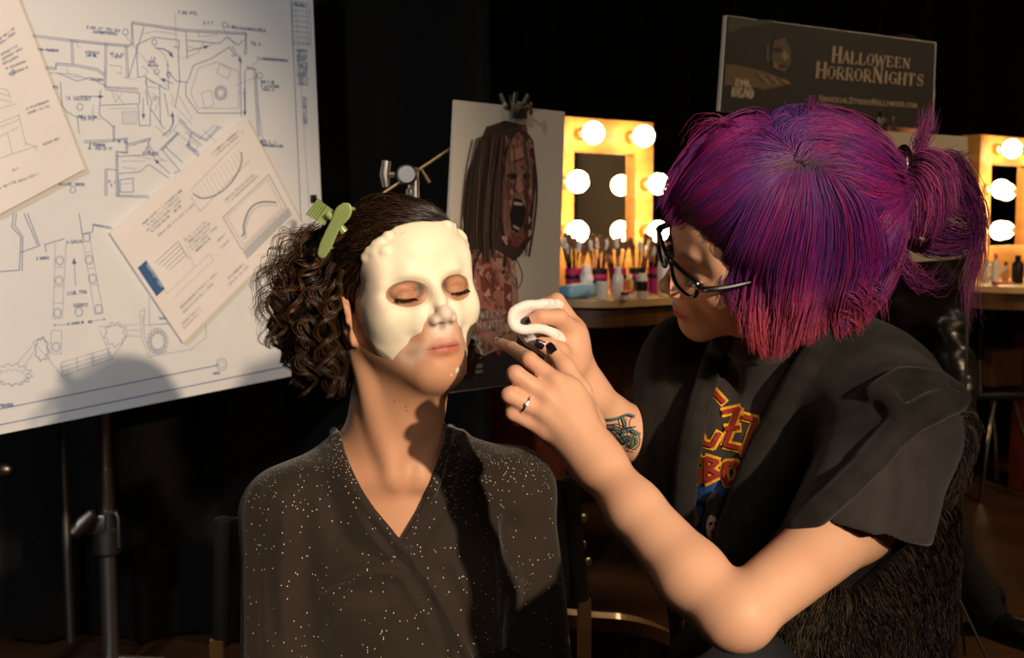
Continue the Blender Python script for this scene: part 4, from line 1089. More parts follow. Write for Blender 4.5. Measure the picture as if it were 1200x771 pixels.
# ---- dark claw holding the tail
M_claw = mat('dark_tortoise', srgb(34, 8, 18), .25, spec=.6, coat=.4)
CS = SDF(); CS.elli(W(1057, 197, D0 - .035), (.0115, .018, .027), rotm(0, 0, 4), .006); CS.cone(W(1060, 222, D0 - .03), W(1066, 236, D0 - .02), .007, .005, .008)
for kx in range(4): CS.cone(W(1062, 180 + kx * 10, D0 - .03), W(1076, 184 + kx * 10, D0 - .035), .0022, .0016, .002)
CS.elli(W(1076, 282, D0 - .01), (.016, .014, .014), rotm(0, 0, 20), .004); CS.cone(W(1060, 236, D0 - .01), W(1070, 280, D0 - .01), .004, .004, .004)
V, Fq = CS.mesh(.0016, W(1065, 230, D0) - .09, W(1065, 230, D0) + .09)
o = link('hair_claw', npmesh('hair_claw', V, Fq), M_claw); tag(o, 'dark glossy hair claw gathering the purple tail', 'hair clip')
# ------------------------------------------------------------------ room shell
M_curt = mat('black_drape', srgb(13, 10, 8), .95, spec=.1, sheen=.05)
M_floor = mat('stage_floor', srgb(66, 42, 24), .5, spec=.35, noise=(3, .35, 6), bump=(40, .15, .002))
M_ceil = mat('black_ceiling', srgb(6, 6, 6), .95)
def struct(o): o['kind'] = 'structure'; return o
mb = MB(); mb.box((0, 1.4, -.03), (9.4, 10.0, .06)); struct(mb.build('floor', M_floor, smooth=False))
mb = MB(); mb.box((0, 1.4, 3.43), (9.4, 10.0, .06)); struct(mb.build('ceiling', M_ceil, smooth=False))
def drape(name, a, b, z0=0.0, z1=3.4, amp=.05, per=.22, seed=0, kind='structure'):
    """pleated black cloth wall between two plan points, with thickness"""
    r = np.random.default_rng(seed); a = A(*a); b = A(*b); L = np.linalg.norm(b - a); t = (b - a) / L; n = A(-t[1], t[0]); N = int(L / .025) + 2
    s = np.linspace(0, L, N); ph = np.cumsum(r.uniform(.6, 1.4, N)) * (L / N) / per * 6.283; off = amp * np.sin(ph) + amp * .3 * np.sin(ph * 2.3 + 1)
    zz = np.linspace(z0, z1, 10); V = []
    for k, th in ((0, 0), (1, .012)):
        for j, z in enumerate(zz):
            w = 1 + .12 * math.sin(j * 1.3); V += [(*(a + t * si + n * (o * w + th)), z) for si, o in zip(s, off)]
    F = []; m = len(zz)
    for k in (0, 1):
        for j in range(m - 1):
            for i in range(N - 1):
                q = k * m * N + j * N + i; F.append([q, q + 1, q + N + 1, q + N] if k == 0 else [q, q + N, q + N + 1, q + 1])
    S = m * N
    for j in range(m - 1):
        for i in (0, N - 1): q = j * N + i; F.append([q, q + N, q + N + S, q + S])
    for j in (0, m - 1):
        for i in range(N - 1): q = j * N + i; F.append([q, q + 1, q + 1 + S, q + S])
    o = link(name, npmesh(name, np.array(V), F), M_curt); o['kind'] = kind; return o
drape('wall_back', (-4.6, 5.9), (4.6, 5.9), seed=1)
drape('wall_left', (-4.5, -3.5), (-4.5, 5.9), seed=2)
drape('wall_right', (4.55, 5.9), (4.55, -3.5), seed=3)
drape('wall_front', (4.6, -3.5), (-4.6, -3.5), seed=4)
o = drape('stage_curtain', (-2.6, 3.15), (1.2, 4.55), z1=3.2, amp=.045, seed=5, kind=None) if False else None
c = drape('stage_curtain', (-3.0, 3.14), (-.06, 3.24), z0=.02, z1=3.2, amp=.035, per=.3, seed=6); del c['kind']
tag(c, 'black pleated stage curtain hanging behind the big drawing board', 'curtain')

# ------------------------------------------------------------------ flat things set up in planes
class Plane:
    """vertical-ish board: anchor photo point at depth d, plan direction, roll (deg), normal faces the viewer"""
    def __init__(s, px, py, d, ang, lean=0.0):
        s.o = W(px, py, d); a = math.radians(ang); s.u = A(math.cos(a), math.sin(a), 0); s.n = A(math.sin(a), -math.cos(a), 0)
        l = math.radians(lean); s.v = nrm(A(0, 0, 1) * math.cos(l) - s.n * math.sin(l)); s.n = np.cross(s.u, s.v)
        if s.n @ (CAM - s.o) < 0: s.n = -s.n
    def hit(s, px, py, off=0.0):
        d = FWD + RGT * ((px - 600) / FPX) + UPV * ((385.5 - py) / FPX)
        t = ((s.o + s.n * off - CAM) @ s.n) / (d @ s.n); return CAM + d * t
    def slab(s, mb, poly, th, off=0.0):
        f = [s.hit(a, b, off) for a, b in poly]; k = [p - s.n * th for p in f]; n = len(f)
        mb.add(f + k, [list(range(n)), [n + i for i in range(n)][::-1]] + [[i, n + i, n + (i + 1) % n, (i + 1) % n] for i in range(n)])
    def poly(s, mb, poly, col, off=.0006):
        mb.cur = col; f = [s.hit(a, b, off) for a, b in poly]; mb.add(f, [list(range(len(f)))])
    def line(s, mb, pts, w, col, off=.0006, closed=False):
        pts = list(pts) + ([pts[0]] if closed else [])
        for p, q in zip(pts[:-1], pts[1:]): s.poly(mb, bar2(p, q, w), col, off)
def bar2(a, b, w):
    a = np.array(a, float); b = np.array(b, float); t = b - a; t = t / (np.hypot(*t) + 1e-9); n = np.array([-t[1], t[0]]) * w / 2
    a = a - t * w * .3; b = b + t * w * .3
    return [tuple(a + n), tuple(b + n), tuple(b - n), tuple(a - n)]
M_ink = mat('print_ink', (1, 1, 1), .6, attr='col')

# ---- stroke lettering: (thick strokes, thin strokes) in a 0..1 box, serifs added at stems
SER = {
 'H': ([((.15, 0), (.15, 1)), ((.85, 0), (.85, 1))], [((.15, .5), (.85, .5))], [.15, .85], [.15, .85]),
 'A': ([((.5, 1), (.9, 0))], [((.5, 1), (.1, 0)), ((.25, .35), (.75, .35))], [.1, .9], []),
 'L': ([((.2, 0), (.2, 1))], [((.2, 0), (.9, 0)), ((.9, 0), (.9, .25))], [.2], [.2]),
 'O': ([((.12, .3), (.12, .7)), ((.88, .3), (.88, .7))], [((.12, .7), (.3, .97)), ((.3, .97), (.7, .97)), ((.7, .97), (.88, .7)), ((.12, .3), (.3, .03)), ((.3, .03), (.7, .03)), ((.7, .03), (.88, .3))], [], []),
 'W': ([((.05, 1), (.28, 0)), ((.5, .9), (.73, 0))], [((.28, 0), (.5, .9)), ((.73, 0), (.97, 1))], [], [.05, .97]),
 'E': ([((.2, 0), (.2, 1))], [((.2, 0), (.85, 0)), ((.2, 1), (.8, 1)), ((.2, .5), (.7, .5)), ((.85, 0), (.85, .22)), ((.8, 1), (.8, .8))], [.2], [.2]),
 'N': ([((.15, 1), (.85, 0))], [((.15, 0), (.15, 1)), ((.85, 0), (.85, 1))], [.15], [.15, .85]),
 'R': ([((.2, 0), (.2, 1)), ((.5, .5), (.92, 0))], [((.2, 1), (.65, 1)), ((.65, 1), (.8, .85)), ((.8, .85), (.8, .65)), ((.8, .65), (.65, .5)), ((.65, .5), (.2, .5))], [.2], [.2]),
 'I': ([((.5, 0), (.5, 1))], [], [.5], [.5]),
 'G': ([((.12, .3), (.12, .7)), ((.85, .05), (.85, .42))], [((.12, .7), (.32, .97)), ((.32, .97), (.8, .92)), ((.8, .92), (.85, .72)), ((.12, .3), (.32, .03)), ((.32, .03), (.85, .1)), ((.6, .42), (.95, .42))], [], []),
 'T': ([((.5, 0), (.5, 1))], [((.08, 1), (.92, 1)), ((.08, 1), (.08, .8)), ((.92, 1), (.92, .8))], [.5], []),
 'S': ([((.25, .65), (.75, .4))], [((.82, .75), (.75, .95)), ((.75, .95), (.35, .98)), ((.35, .98), (.2, .8)), ((.2, .8), (.25, .65)), ((.75, .4), (.85, .22)), ((.85, .22), (.65, .02)), ((.65, .02), (.28, .04)), ((.28, .04), (.15, .25))], [], []),
 'U': ([((.18, .25), (.18, 1))], [((.18, .25), (.35, .02)), ((.35, .02), (.65, .02)), ((.65, .02), (.82, .25)), ((.82, .25), (.82, 1))], [], [.18, .82]),
 'V': ([((.1, 1), (.5, 0))], [((.5, 0), (.9, 1))], [], [.1, .9]),
 'D': ([((.18, 0), (.18, 1)), ((.88, .3), (.88, .7))], [((.18, 1), (.6, 1)), ((.6, 1), (.88, .7)), ((.88, .3), (.6, 0)), ((.6, 0), (.18, 0))], [.18], [.18]),
 'Y': ([((.08, 1), (.5, .5)), ((.5, 0), (.5, .5))], [((.92, 1), (.5, .5))], [.5], [.08, .92]),
 'C': ([((.12, .3), (.12, .7))], [((.12, .7), (.32, .97)), ((.32, .97), (.8, .92)), ((.8, .92), (.85, .7)), ((.12, .3), (.32, .03)), ((.32, .03), (.85, .12))], [], []),
 'M': ([((.82, 0), (.82, 1)), ((.15, 1), (.48, .15))], [((.15, 0), (.15, 1)), ((.48, .15), (.82, 1))], [.15, .82], [.15, .82]),
 '.': ([((.45, 0), (.45, .08))], [], [], []), ' ': ([], [], [], []),
 'B': ([((.2, 0), (.2, 1))], [((.2, 1), (.7, .98)), ((.7, .98), (.78, .75)), ((.78, .75), (.65, .53)), ((.65, .53), (.2, .53)), ((.65, .53), (.86, .28)), ((.86, .28), (.7, .02)), ((.7, .02), (.2, 0))], [], []),
 'P': ([((.2, 0), (.2, 1))], [((.2, 1), (.7, 1)), ((.7, 1), (.85, .76)), ((.85, .76), (.7, .5)), ((.7, .5), (.2, .5))], [.2], []),
 'K': ([((.2, 0), (.2, 1)), ((.35, .5), (.9, 0))], [((.2, .4), (.85, 1))], [.2], []), 'F': ([((.2, 0), (.2, 1))], [((.2, 1), (.85, 1)), ((.2, .5), (.7, .5))], [.2], []),
 'Z': ([((.85, 1), (.12, 0))], [((.12, 1), (.85, 1)), ((.12, 0), (.88, 0))], [], []), '/': ([], [((.2, 0), (.8, 1))], [], []), '-': ([], [((.2, .45), (.8, .45))], [], []),
 '1': ([((.5, 0), (.5, 1))], [((.5, 1), (.3, .8))], [], []), '0': ([((.2, .2), (.2, .8)), ((.8, .2), (.8, .8))], [((.2, .8), (.5, 1)), ((.5, 1), (.8, .8)), ((.2, .2), (.5, 0)), ((.5, 0), (.8, .2))], [], []),
 '2': ([((.8, .7), (.15, 0))], [((.2, .8), (.5, 1)), ((.5, 1), (.8, .7)), ((.15, 0), (.85, 0))], [], [])}
def letters(pl, mb, text, p0, p1, h, col, wt=.17, wn=.08, serif=True, caps=None, off=.0006, adv=1.0):
    """text between photo points p0 and p1 (baseline), letter height h px (a tuple scales along the line)"""
    p0 = np.array(p0, float); p1 = np.array(p1, float); sizes = []
    for i, ch in enumerate(text):
        sizes.append((1.0 if (caps is None or i in caps) else .78) * ({'W': 1.25, 'M': 1.2, 'I': .5, '.': .45, ' ': .6}.get(ch, .88)))
    tot = sum(sizes); x = 0; L = np.hypot(*(p1 - p0)); t = (p1 - p0) / L; up = np.array([t[1], -t[0]])
    for i, ch in enumerate(text):
        w = sizes[i] / tot * L; hh = (h if np.isscalar(h) else h[0] + (h[1] - h[0]) * x / L) * (1.0 if (caps is None or i in caps) else .78); g = SER.get(ch.upper(), SER['I'])
        P = lambda a, b: p0 + t * (x + w * (.06 + .88 * a)) + up * hh * b
        for (a, b) in g[0]: pl.poly(mb, bar2(P(*a), P(*b), hh * wt), col, off)
        for (a, b) in g[1]: pl.poly(mb, bar2(P(*a), P(*b), hh * wn), col, off)
        if serif:
            for sx in g[2]: pl.poly(mb, bar2(P(sx - .14, .02), P(sx + .14, .02), hh * wn), col, off)
            for sx in g[3]: pl.poly(mb, bar2(P(sx - .14, .98), P(sx + .14, .98), hh * wn), col, off)
        x += w
def scribble(pl, mb, p0, p1, h, col, seed, w=.8, off=.0006):
    """a hand-lettered note too small to read in the photograph: word-like runs of small strokes"""
    r = np.random.default_rng(seed); p0 = np.array(p0, float); p1 = np.array(p1, float); L = np.hypot(*(p1 - p0)); t = (p1 - p0) / L; up = np.array([t[1], -t[0]]); x = 0
    while x < L:
        if r.random() < .16: x += h * .6; continue
        cw = h * r.uniform(.4, .6); ch = 'ALENTSRIOU'[r.integers(0, 10)]; g = SER[ch]
        for (a, b) in g[0] + g[1]:
            P = lambda q: p0 + t * (x + cw * q[0]) + up * h * q[1]
            pl.poly(mb, bar2(P(a), P(b), w), col, off)
        x += cw * 1.25
# ------------------------------------------------------------------ big drawing board with pinned sheets
M_board = mat('board_paper', srgb(214, 210, 204), .75, noise=(5, .03))
M_sheet = mat('sheet_paper', srgb(226, 214, 204), .75, noise=(8, .03))
M_foam = mat('foam_edge', srgb(235, 232, 226), .8)
BP = Plane(385, 432, 3.0, 51, 0)
board = empty('drawing_board', BP.hit(200, 470), 'large white board printed with a blue floor plan, behind the seated person', 'drawing board')
BQ = [(-150, -60), (364, -60), (385, 432), (-150, 539)]
mb = MB(); BP.slab(mb, BQ, .012); mb.build('board', M_board, board, smooth=False)
NAVY, GREY, LG = srgb(88, 110, 150), srgb(136, 150, 170), srgb(166, 174, 184)
mb = MB(); K = 390 / 1074.0
def Z(pts): return [(a * K, b * K) for a, b in pts]                 # upper detail
K2 = 390 / 1114.0
def Y(pts): return [(a * K2, 250 + b * K2) for a, b in pts]         # lower detail
ln = lambda p, w=.9, c=NAVY, cl=False: BP.line(mb, p, w, c, closed=cl)
def circ(pl, mb, c, r, w, col, n=20, e=.86): pl.line(mb, [(c[0] + r * e * math.cos(a), c[1] + r * math.sin(a)) for a in np.linspace(0, 6.283, n + 1)], w, col)
def arrow(pl, mb, a, b, s, col, w=.8):
    pl.line(mb, [a, b], w, col); a = np.array(a, float); b = np.array(b, float); t = (b - a) / np.hypot(*(b - a)); n = np.array([-t[1], t[0]])
    pl.poly(mb, [tuple(b + t * s * .5), tuple(b - t * s + n * s * .55), tuple(b - t * s - n * s * .55)], col)
W2 = 1.3
def dbl(pts, gap=2.2, w=.7, c=NAVY):
    pts = [np.array(p, float) for p in pts]; ln([tuple(p) for p in pts], w, c)
    sh = []
    for i, p in enumerate(pts):
        t = (pts[min(i + 1, len(pts) - 1)] - pts[max(i - 1, 0)]); t /= np.hypot(*t) + 1e-9; sh.append(tuple(p + np.array([-t[1], t[0]]) * gap))
    ln(sh, w, c)
for p in [[(85, 110), (235, 128), (415, 145), (425, 140), (425, 70), (600, 95), (795, 105), (795, 175)], [(235, 128), (238, 205)], [(345, 140), (342, 280), (445, 285)], [(410, 145), (415, 250)], [(130, 215), (180, 218), (180, 203), (245, 208), (315, 222), (340, 240)],
          [(795, 215), (825, 222), (838, 440)], [(370, 405), (370, 450), (410, 445), (412, 495), (380, 490), (380, 630), (480, 632)], [(345, 545), (345, 632)], [(412, 465), (485, 445)], [(580, 385), (620, 425), (665, 450), (705, 408)], [(520, 480), (575, 425)], [(270, 455), (370, 450)], [(640, 505), (600, 470), (612, 460)]]: dbl(Z(p))
for p in [[(440, 145), (495, 120), (578, 130), (578, 155), (560, 150)], [(440, 145), (445, 250), (470, 245), (475, 285)], [(465, 85), (415, 250)], [(600, 100), (605, 190)], [(605, 130), (710, 140), (730, 120), (770, 145), (785, 130)], [(540, 230), (570, 262), (605, 265), (625, 210), (680, 190), (740, 152), (760, 180), (745, 180)],
          [(600, 265), (600, 310), (640, 365), (780, 365)], [(775, 180), (778, 375)], [(790, 230), (792, 365)], [(340, 290), (450, 300), (450, 335)], [(325, 340), (445, 335), (450, 405), (485, 405), (485, 350), (520, 400)], [(470, 290), (478, 340)], [(515, 280), (518, 400), (530, 415)], [(530, 300), (545, 375)],
          [(185, 235), (250, 262), (290, 250), (345, 280)], [(195, 265), (200, 340), (215, 360), (250, 380), (255, 430)], [(325, 290), (320, 370), (370, 412)], [(380, 505), (470, 500)], [(385, 560), (450, 555), (480, 530), (545, 575)], [(345, 545), (380, 550)], [(388, 580), (430, 575), (430, 620), (388, 620), (388, 580)],
          [(520, 480), (580, 550), (560, 560)], [(530, 470), (590, 525)], [(485, 445), (475, 480), (500, 510)], [(620, 425), (605, 470), (640, 490)], [(575, 155), (580, 265), (565, 345)], [(540, 200), (545, 290)], [(470, 250), (540, 290)]]: ln(Z(p), .8, NAVY)
for p in [[(640, 220), (700, 200), (770, 230), (770, 350), (640, 350), (615, 300), (640, 220)], [(650, 300), (680, 290), (690, 340), (660, 350), (650, 300)], [(565, 45), (570, 155)], [(710, 205), (745, 225), (735, 255), (700, 235), (710, 205)], [(400, 110), (540, 280)], [(720, 90), (760, 150)], [(760, 275), (838, 245)], [(460, 110), (500, 100), (570, 110)],
          [(350, 350), (440, 350)], [(395, 360), (440, 360), (440, 400), (395, 400), (395, 360)], [(585, 190), (640, 170), (660, 130)], [(790, 230), (840, 190), (930, 195)], [(550, 330), (620, 400)], [(440, 505), (540, 520)], [(392, 595), (425, 590)]]: ln(Z(p), .55, GREY)
for p in [[(160, 235), (245, 240), (300, 262)], [(245, 128), (250, 150), (262, 150)], [(95, 155), (190, 165)], [(352, 210), (392, 214), (392, 240), (375, 232)], [(360, 290), (372, 330), (395, 300)], [(372, 300), (400, 335)], [(480, 262), (520, 275), (512, 285), (478, 280)], [(498, 150), (530, 175), (545, 215)], [(460, 215), (478, 228), (470, 240)],
          [(640, 95), (642, 118), (700, 112), (702, 98)], [(605, 150), (640, 158), (690, 140)], [(770, 300), (796, 300)], [(826, 225), (832, 330), (848, 452)], [(560, 420), (600, 452), (640, 500)], [(600, 400), (570, 372)], [(430, 470), (470, 452), (505, 500), (530, 520)], [(500, 405), (540, 440), (575, 400)], [(640, 450), (690, 405), (718, 415)],
          [(655, 420), (700, 460)], [(395, 520), (470, 520)], [(395, 540), (440, 545)], [(300, 340), (300, 380), (330, 385)], [(215, 222), (225, 245), (262, 250)], [(490, 300), (515, 318), (500, 360)], [(395, 250), (440, 255)], [(575, 305), (620, 385)], [(552, 300), (560, 330)], [(600, 470), (618, 455), (640, 470), (625, 490), (600, 470)]]: ln(Z(p), .6, GREY)
for p in [[(428, 76), (600, 101), (795, 111)], [(240, 134), (412, 151)], [(378, 498), (384, 628)], [(600, 425), (650, 470)], [(515, 486), (572, 432)], [(470, 262), (478, 300), (490, 330), (484, 350)]]: ln(Z(p), 1.1, GREY)
for k in range(9): ln(Z([(398 + k * 4.6, 362), (398 + k * 4.6, 400)]), .35, LG)
for c, r in (((405, 103), 10), ((725, 80), 9), ((498, 136), 9), ((505, 232), 9), ((545, 240), 8), ((500, 318), 6), ((838, 244), 10), ((258, 345), 11), ((478, 483), 9), ((235, 613), 10), ((852, 460), 9)): circ(BP, mb, Z([c])[0], r * K, .7, NAVY)
for c, r in (((712, 300), 22), ((712, 300), 13), ((712, 300), 17)): circ(BP, mb, Z([c])[0], r * K, .8 if r > 20 else .5, NAVY)
for a in np.linspace(0, 6.283, 14): ln(Z([(712 + 22 * math.cos(a), 300 + 24 * math.sin(a)), (712 + 29 * math.cos(a), 300 + 31 * math.sin(a))]), .4, LG)
for a, b in (((258, 310), (330, 312)), ((605, 165), (670, 150)), ((750, 150), (778, 200)), ((788, 285), (790, 370)), ((462, 318), (463, 380)), ((548, 560), (502, 518)), ((558, 400), (556, 365)), ((558, 270), (522, 255))): arrow(BP, mb, *Z([a, b]), 4.2, NAVY)
ln(Z([(502, 155), (530, 158), (550, 172)]), 1.3); arrow(BP, mb, *Z([(545, 165), (556, 182)]), 4.5, NAVY, 1.2)
ln(Z([(525, 438), (548, 420), (560, 395), (558, 370)]), 1.3)
for i, (a, b, h) in enumerate([((280, 92), (385, 104), 9), ((300, 106), (375, 114), 8), ((575, 45), (635, 48), 10), ((650, 78), (682, 80), 10), ((735, 90), (858, 104), 9), ((808, 145), (836, 148), 11), ((105, 162), (185, 168), 8), ((275, 172), (320, 175), 8), ((278, 182), (310, 184), 8), ((355, 176), (398, 180), 8), ((360, 186), (395, 188), 8),
    ((480, 190), (505, 192), 9), ((480, 202), (508, 204), 9), ((476, 214), (506, 216), 9), ((295, 258), (330, 262), 8), ((155, 285), (190, 287), 9), ((212, 322), (300, 326), 13), ((250, 380), (310, 382), 8), ((262, 388), (300, 390), 7), ((288, 470), (345, 474), 9), ((285, 482), (365, 486), 9), ((830, 192), (930, 200), 8), ((842, 268), (890, 270), 9), ((842, 280), (900, 284), 9), ((844, 292), (885, 295), 9),
    ((840, 462), (890, 464), 10), ((848, 472), (910, 476), 8), ((460, 500), (512, 502), 12), ((350, 590), (372, 592), 9), ((352, 602), (370, 604), 9), ((190, 598), (272, 600), 9), ((380, 460), (410, 462), 8)]): scribble(BP, mb, *Z([a, b]), h * K, NAVY, i, .62)
# title block at the right edge
ln([(340, -60), (341, 0), (356, 330), (360, 432)], .8); ln([(346, 0), (366, 300)], .4, GREY)
for k in range(8): ln(Z([(944, 15 + k * 17), (1002, 22 + k * 17)]), .6, GREY)
ln(Z([(943, 6), (1001, 12), (1003, 146), (944, 140)]), .6, GREY, True); ln(Z([(990, 12), (992, 146)]), .5, GREY)
scribble(BP, mb, *Z([(948, 18), (984, 22)]), 3, NAVY, 77, .7)
for k in range(5): scribble(BP, mb, *Z([(966 + k * 7, 275), (962 + k * 7, 160)]), 2.0, GREY, 90 + k, .4)
for k in range(2): scribble(BP, mb, *Z([(985 + k * 7, 400), (982 + k * 7, 315)]), 2.0, GREY, 96 + k, .4)
# lower part: entrance walk, planters, borders
ln(Y([(0, 655), (730, 508)]), 1.1); ln(Y([(0, 708), (960, 512)]), 1.2)
ln([(x, y) for x, y in ((-150, 518), (0, 480))], 1.1); ln([(-150, 534), (0, 498)], 1.2)
circ(BP, mb, Y([(742, 505)])[0], 7, .6, NAVY); circ(BP, mb, Y([(742, 505)])[0], 4, .5, GREY); scribble(BP, mb, *Y([(715, 540), (735, 538)]), 3, NAVY, 60, .6); scribble(BP, mb, *Y([(0, 650), (45, 645)]), 3.6, NAVY, 61, .8)
for p in [[(45, 0), (40, 45), (70, 80), (65, 190), (0, 195)], [(55, 0), (50, 40), (76, 78), (74, 192)], [(80, 0), (125, 105)], [(92, 0), (133, 108), (70, 130)], [(150, 105), (215, 85)], [(150, 103), (155, 130)], [(265, 0), (275, 70), (310, 62), (312, 40), (375, 52)], [(310, 36), (372, 46)]]: ln(Y(p), .9)
for p in [[(185, 100), (178, 350)], [(222, 90), (208, 352)], [(275, 75), (318, 338)], [(298, 70), (345, 335)], [(172, 392), (170, 470), (205, 470), (207, 392), (172, 392)], [(178, 352), (210, 352)], [(318, 338), (345, 335)], [(182, 180), (215, 180)], [(180, 245), (212, 245)], [(288, 130), (308, 128)], [(296, 185), (318, 182)], [(305, 240), (326, 238)], [(178, 300), (210, 300)]]: ln(Y(p), .55, GREY)
for c in ((200, 158), (197, 225), (192, 333), (298, 155), (310, 218), (330, 320), (188, 447), (290, 80), (264, 330)): circ(BP, mb, Y([c])[0], 5.4, .7, GREY); circ(BP, mb, Y([c])[0], 4.1, .4, LG)
arrow(BP, mb, *Y([(253, 242), (248, 155)]), 5, NAVY, .7); arrow(BP, mb, *Y([(230, 372), (180, 374)]), 2, NAVY, .5); arrow(BP, mb, *Y([(310, 360), (352, 354)]), 2, NAVY, .5)
for i, (a, b, h) in enumerate([((225, 102), (272, 98), 10), ((225, 273), (290, 268), 11), ((240, 315), (290, 311), 11), ((225, 374), (308, 366), 8), ((122, 156), (165, 153), 9), ((530, 355), (552, 354), 8), ((850, 190), (930, 170), 7), ((860, 205), (935, 185), 7)]): scribble(BP, mb, *Y([a, b]), h * K2, NAVY, 100 + i, .65)
rr_ = np.random.default_rng(5)
def shrub(c, r, n=26, lobes=7, col=NAVY):
    pts = [(c[0] + r[0] * (1 + .16 * math.sin(a * lobes)) * math.cos(a), c[1] + r[1] * (1 + .16 * math.sin(a * lobes)) * math.sin(a)) for a in np.linspace(0, 6.283, n)]; ln(Y(pts), .7, col)
shrub((528, 428), (32, 40), 60, 19, GREY); shrub((528, 428), (24, 30), 50, 15); shrub((385, 405), (32, 38), 40, 9, GREY); shrub((140, 455), (22, 36), 30, 8); shrub((40, 540), (62, 34), 50, 13, GREY); shrub((40, 548), (50, 24), 50, 13, LG)
for p in [[(465, 330), (485, 320), (480, 375), (565, 370)], [(468, 335), (475, 420), (500, 480), (640, 455), (690, 415), (688, 370)], [(478, 340), (484, 415), (506, 470), (560, 462)], [(500, 280), (500, 375), (560, 368)], [(330, 380), (420, 372), (425, 410), (375, 485), (335, 395)], [(425, 375), (465, 370)], [(425, 410), (468, 412)], [(425, 392), (468, 390)],
          [(205, 500), (370, 450)], [(205, 515), (370, 466)], [(208, 545), (380, 485)], [(208, 530), (375, 475)], [(110, 430), (165, 490), (210, 550)], [(60, 500), (110, 440)], [(80, 515), (115, 460)], [(110, 430), (150, 410)], [(165, 490), (150, 420)]]: ln(Y(p), .6, GREY)
for k in range(4): ln(Y([(205 + k * 52, 500 - k * 16), (208 + k * 52, 545 - k * 17)]), .7, GREY)
mb.build('floor_plan', M_ink, board, smooth=False, col=True)['label'] = 'blue printed floor plan with arrows and planters'

def sheet(name, poly, lab, off):
    o = empty(name, BP.hit(*poly[0], off), lab, 'paper sheet'); m2 = MB(); BP.slab(m2, poly, .006, off); m2.build('paper', M_sheet, o, smooth=False); return o
SI, SG = srgb(126, 140, 150), srgb(164, 170, 172)
sh = sheet('paper_sheet', [(-60, -60), (14, -20), (99.5, 198), (0, 251), (-70, 280)], 'white printed sheet pinned at the left edge of the drawing board', .012)
m2 = MB(); l2 = lambda p, w=.7, c=SG: BP.line(m2, p, w, c, .0126)
for p in [[(0, 320), (40, 330)], [(0, 395), (65, 370)], [(0, 410), (65, 385)], [(0, 440), (60, 410)], [(0, 510), (120, 470)], [(0, 285), (25, 290), (35, 320)], [(25, 430), (40, 495)], [(60, 370), (85, 470)], [(80, 460), (120, 475), (115, 485)], [(0, 350), (50, 335)], [(0, 300), (30, 310)]]: l2(Z(p))
for i, (a, b) in enumerate([((0, 130), (45, 95)), ((0, 145), (50, 108)), ((5, 180), (60, 150)), ((8, 195), (70, 160)), ((10, 210), (60, 185)), ((30, 245), (90, 220)), ((85, 355), (155, 330)), ((88, 370), (160, 345)), ((140, 470), (190, 450)), ((0, 610), (50, 590)), ((60, 590), (120, 565)), ((40, 555), (60, 545)), ((20, 225), (85, 200))]): scribble(BP, m2, *Z([a, b]), 2.6, SI, 200 + i, .45, .0126)
BP.poly(m2, Z([(30, 235), (42, 220), (55, 232), (42, 247)]), SG, .0126)
circ(BP, m2, Z([(208, 525)])[0], 3.5, .5, SG)
m2.build('print', M_ink, sh, smooth=False, col=True)
sh = sheet('paper_sheet', [(129, 273), (288, 136.5), (354, 262), (215, 401.5)], 'white printed sheet pinned at a slant in the middle of the drawing board', .012)
m2 = MB()
def XQ(s, t):          # sheet coordinates -> photo
    a, b, c, d = [np.array(p) for p in ((129, 273), (288, 136.5), (354, 262), (215, 401.5))]
    return tuple((a * (1 - s) + b * s) * (1 - t) + (d * (1 - s) + c * s) * t)
def l3(p, w=.7, c=SI): BP.line(m2, [XQ(*q) for q in p], w, c, .0126)
l3([(.60, .50), (.96, .50), (.96, .80), (.60, .80), (.60, .50)], .8); l3([(.62, .52), (.94, .52), (.94, .78), (.62, .78), (.62, .52)], .4)
for k in range(6): l3([(.60, .82 + k * .012), (.97, .82 + k * .012)], .9, SI)
arcp = [(.64 + .28 * t, .72 - .12 * math.sin(t * 3.1) * (1 if t > .1 else 0)) for t in np.linspace(0, 1, 16)]; l3(arcp, 2.0); l3([(a, b + .03) for a, b in arcp], .6)
arc2 = [(.52 + .36 * t, .20 + .14 * math.sin(t * 3.14) ** .5) for t in np.linspace(0, 1, 18)]; l3(arc2, 1.6); l3([(.52, .16), (.9, .12)], .5); l3([(.5, .2), (.5, .34), (.9, .3)], .5)
for k in range(14): l3([(.52 + k * .027, .17), (.52 + k * .027, .2 + .13 * math.sin(k / 13 * 3.14) ** .5)], .4, SG)
for k in range(5): l3([(.12 + k * .012, .40 + k * .03), (.30, .40 + k * .03), (.30, .44 + k * .03)], .7)
l3([(.08, .36), (.08, .64), (.42, .64), (.42, .70), (.1, .70)], .5, SG); l3([(.3, .64), (.34, .40)], .5, SG)
for i, (a, b, c) in enumerate([(.18, .48, .12), (.2, .46, .15), (.18, .44, .18), (.2, .42, .21), (.22, .5, .27), (.34, .50, .44), (.34, .52, .47), (.34, .5, .50), (.34, .54, .53), (.36, .48, .56), (.66, .88, .42), (.66, .9, .45), (.72, .92, .06), (.74, .95, .09), (.8, .96, .92), (.1, .4, .80), (.1, .34, .84), (.5, .56, .62), (.50, .56, .68), (.05, .2, .90), (.05, .2, .93), (.44, .56, .90), (.42, .58, .94)]):
    scribble(BP, m2, XQ(a, c), XQ(b, c), 2.4, SG if i % 3 else SI, 300 + i, .4, .0126)
BP.poly(m2, [XQ(.02, .34), XQ(.085, .34), XQ(.085, .60), XQ(.02, .60)], srgb(58, 92, 132), .0126)
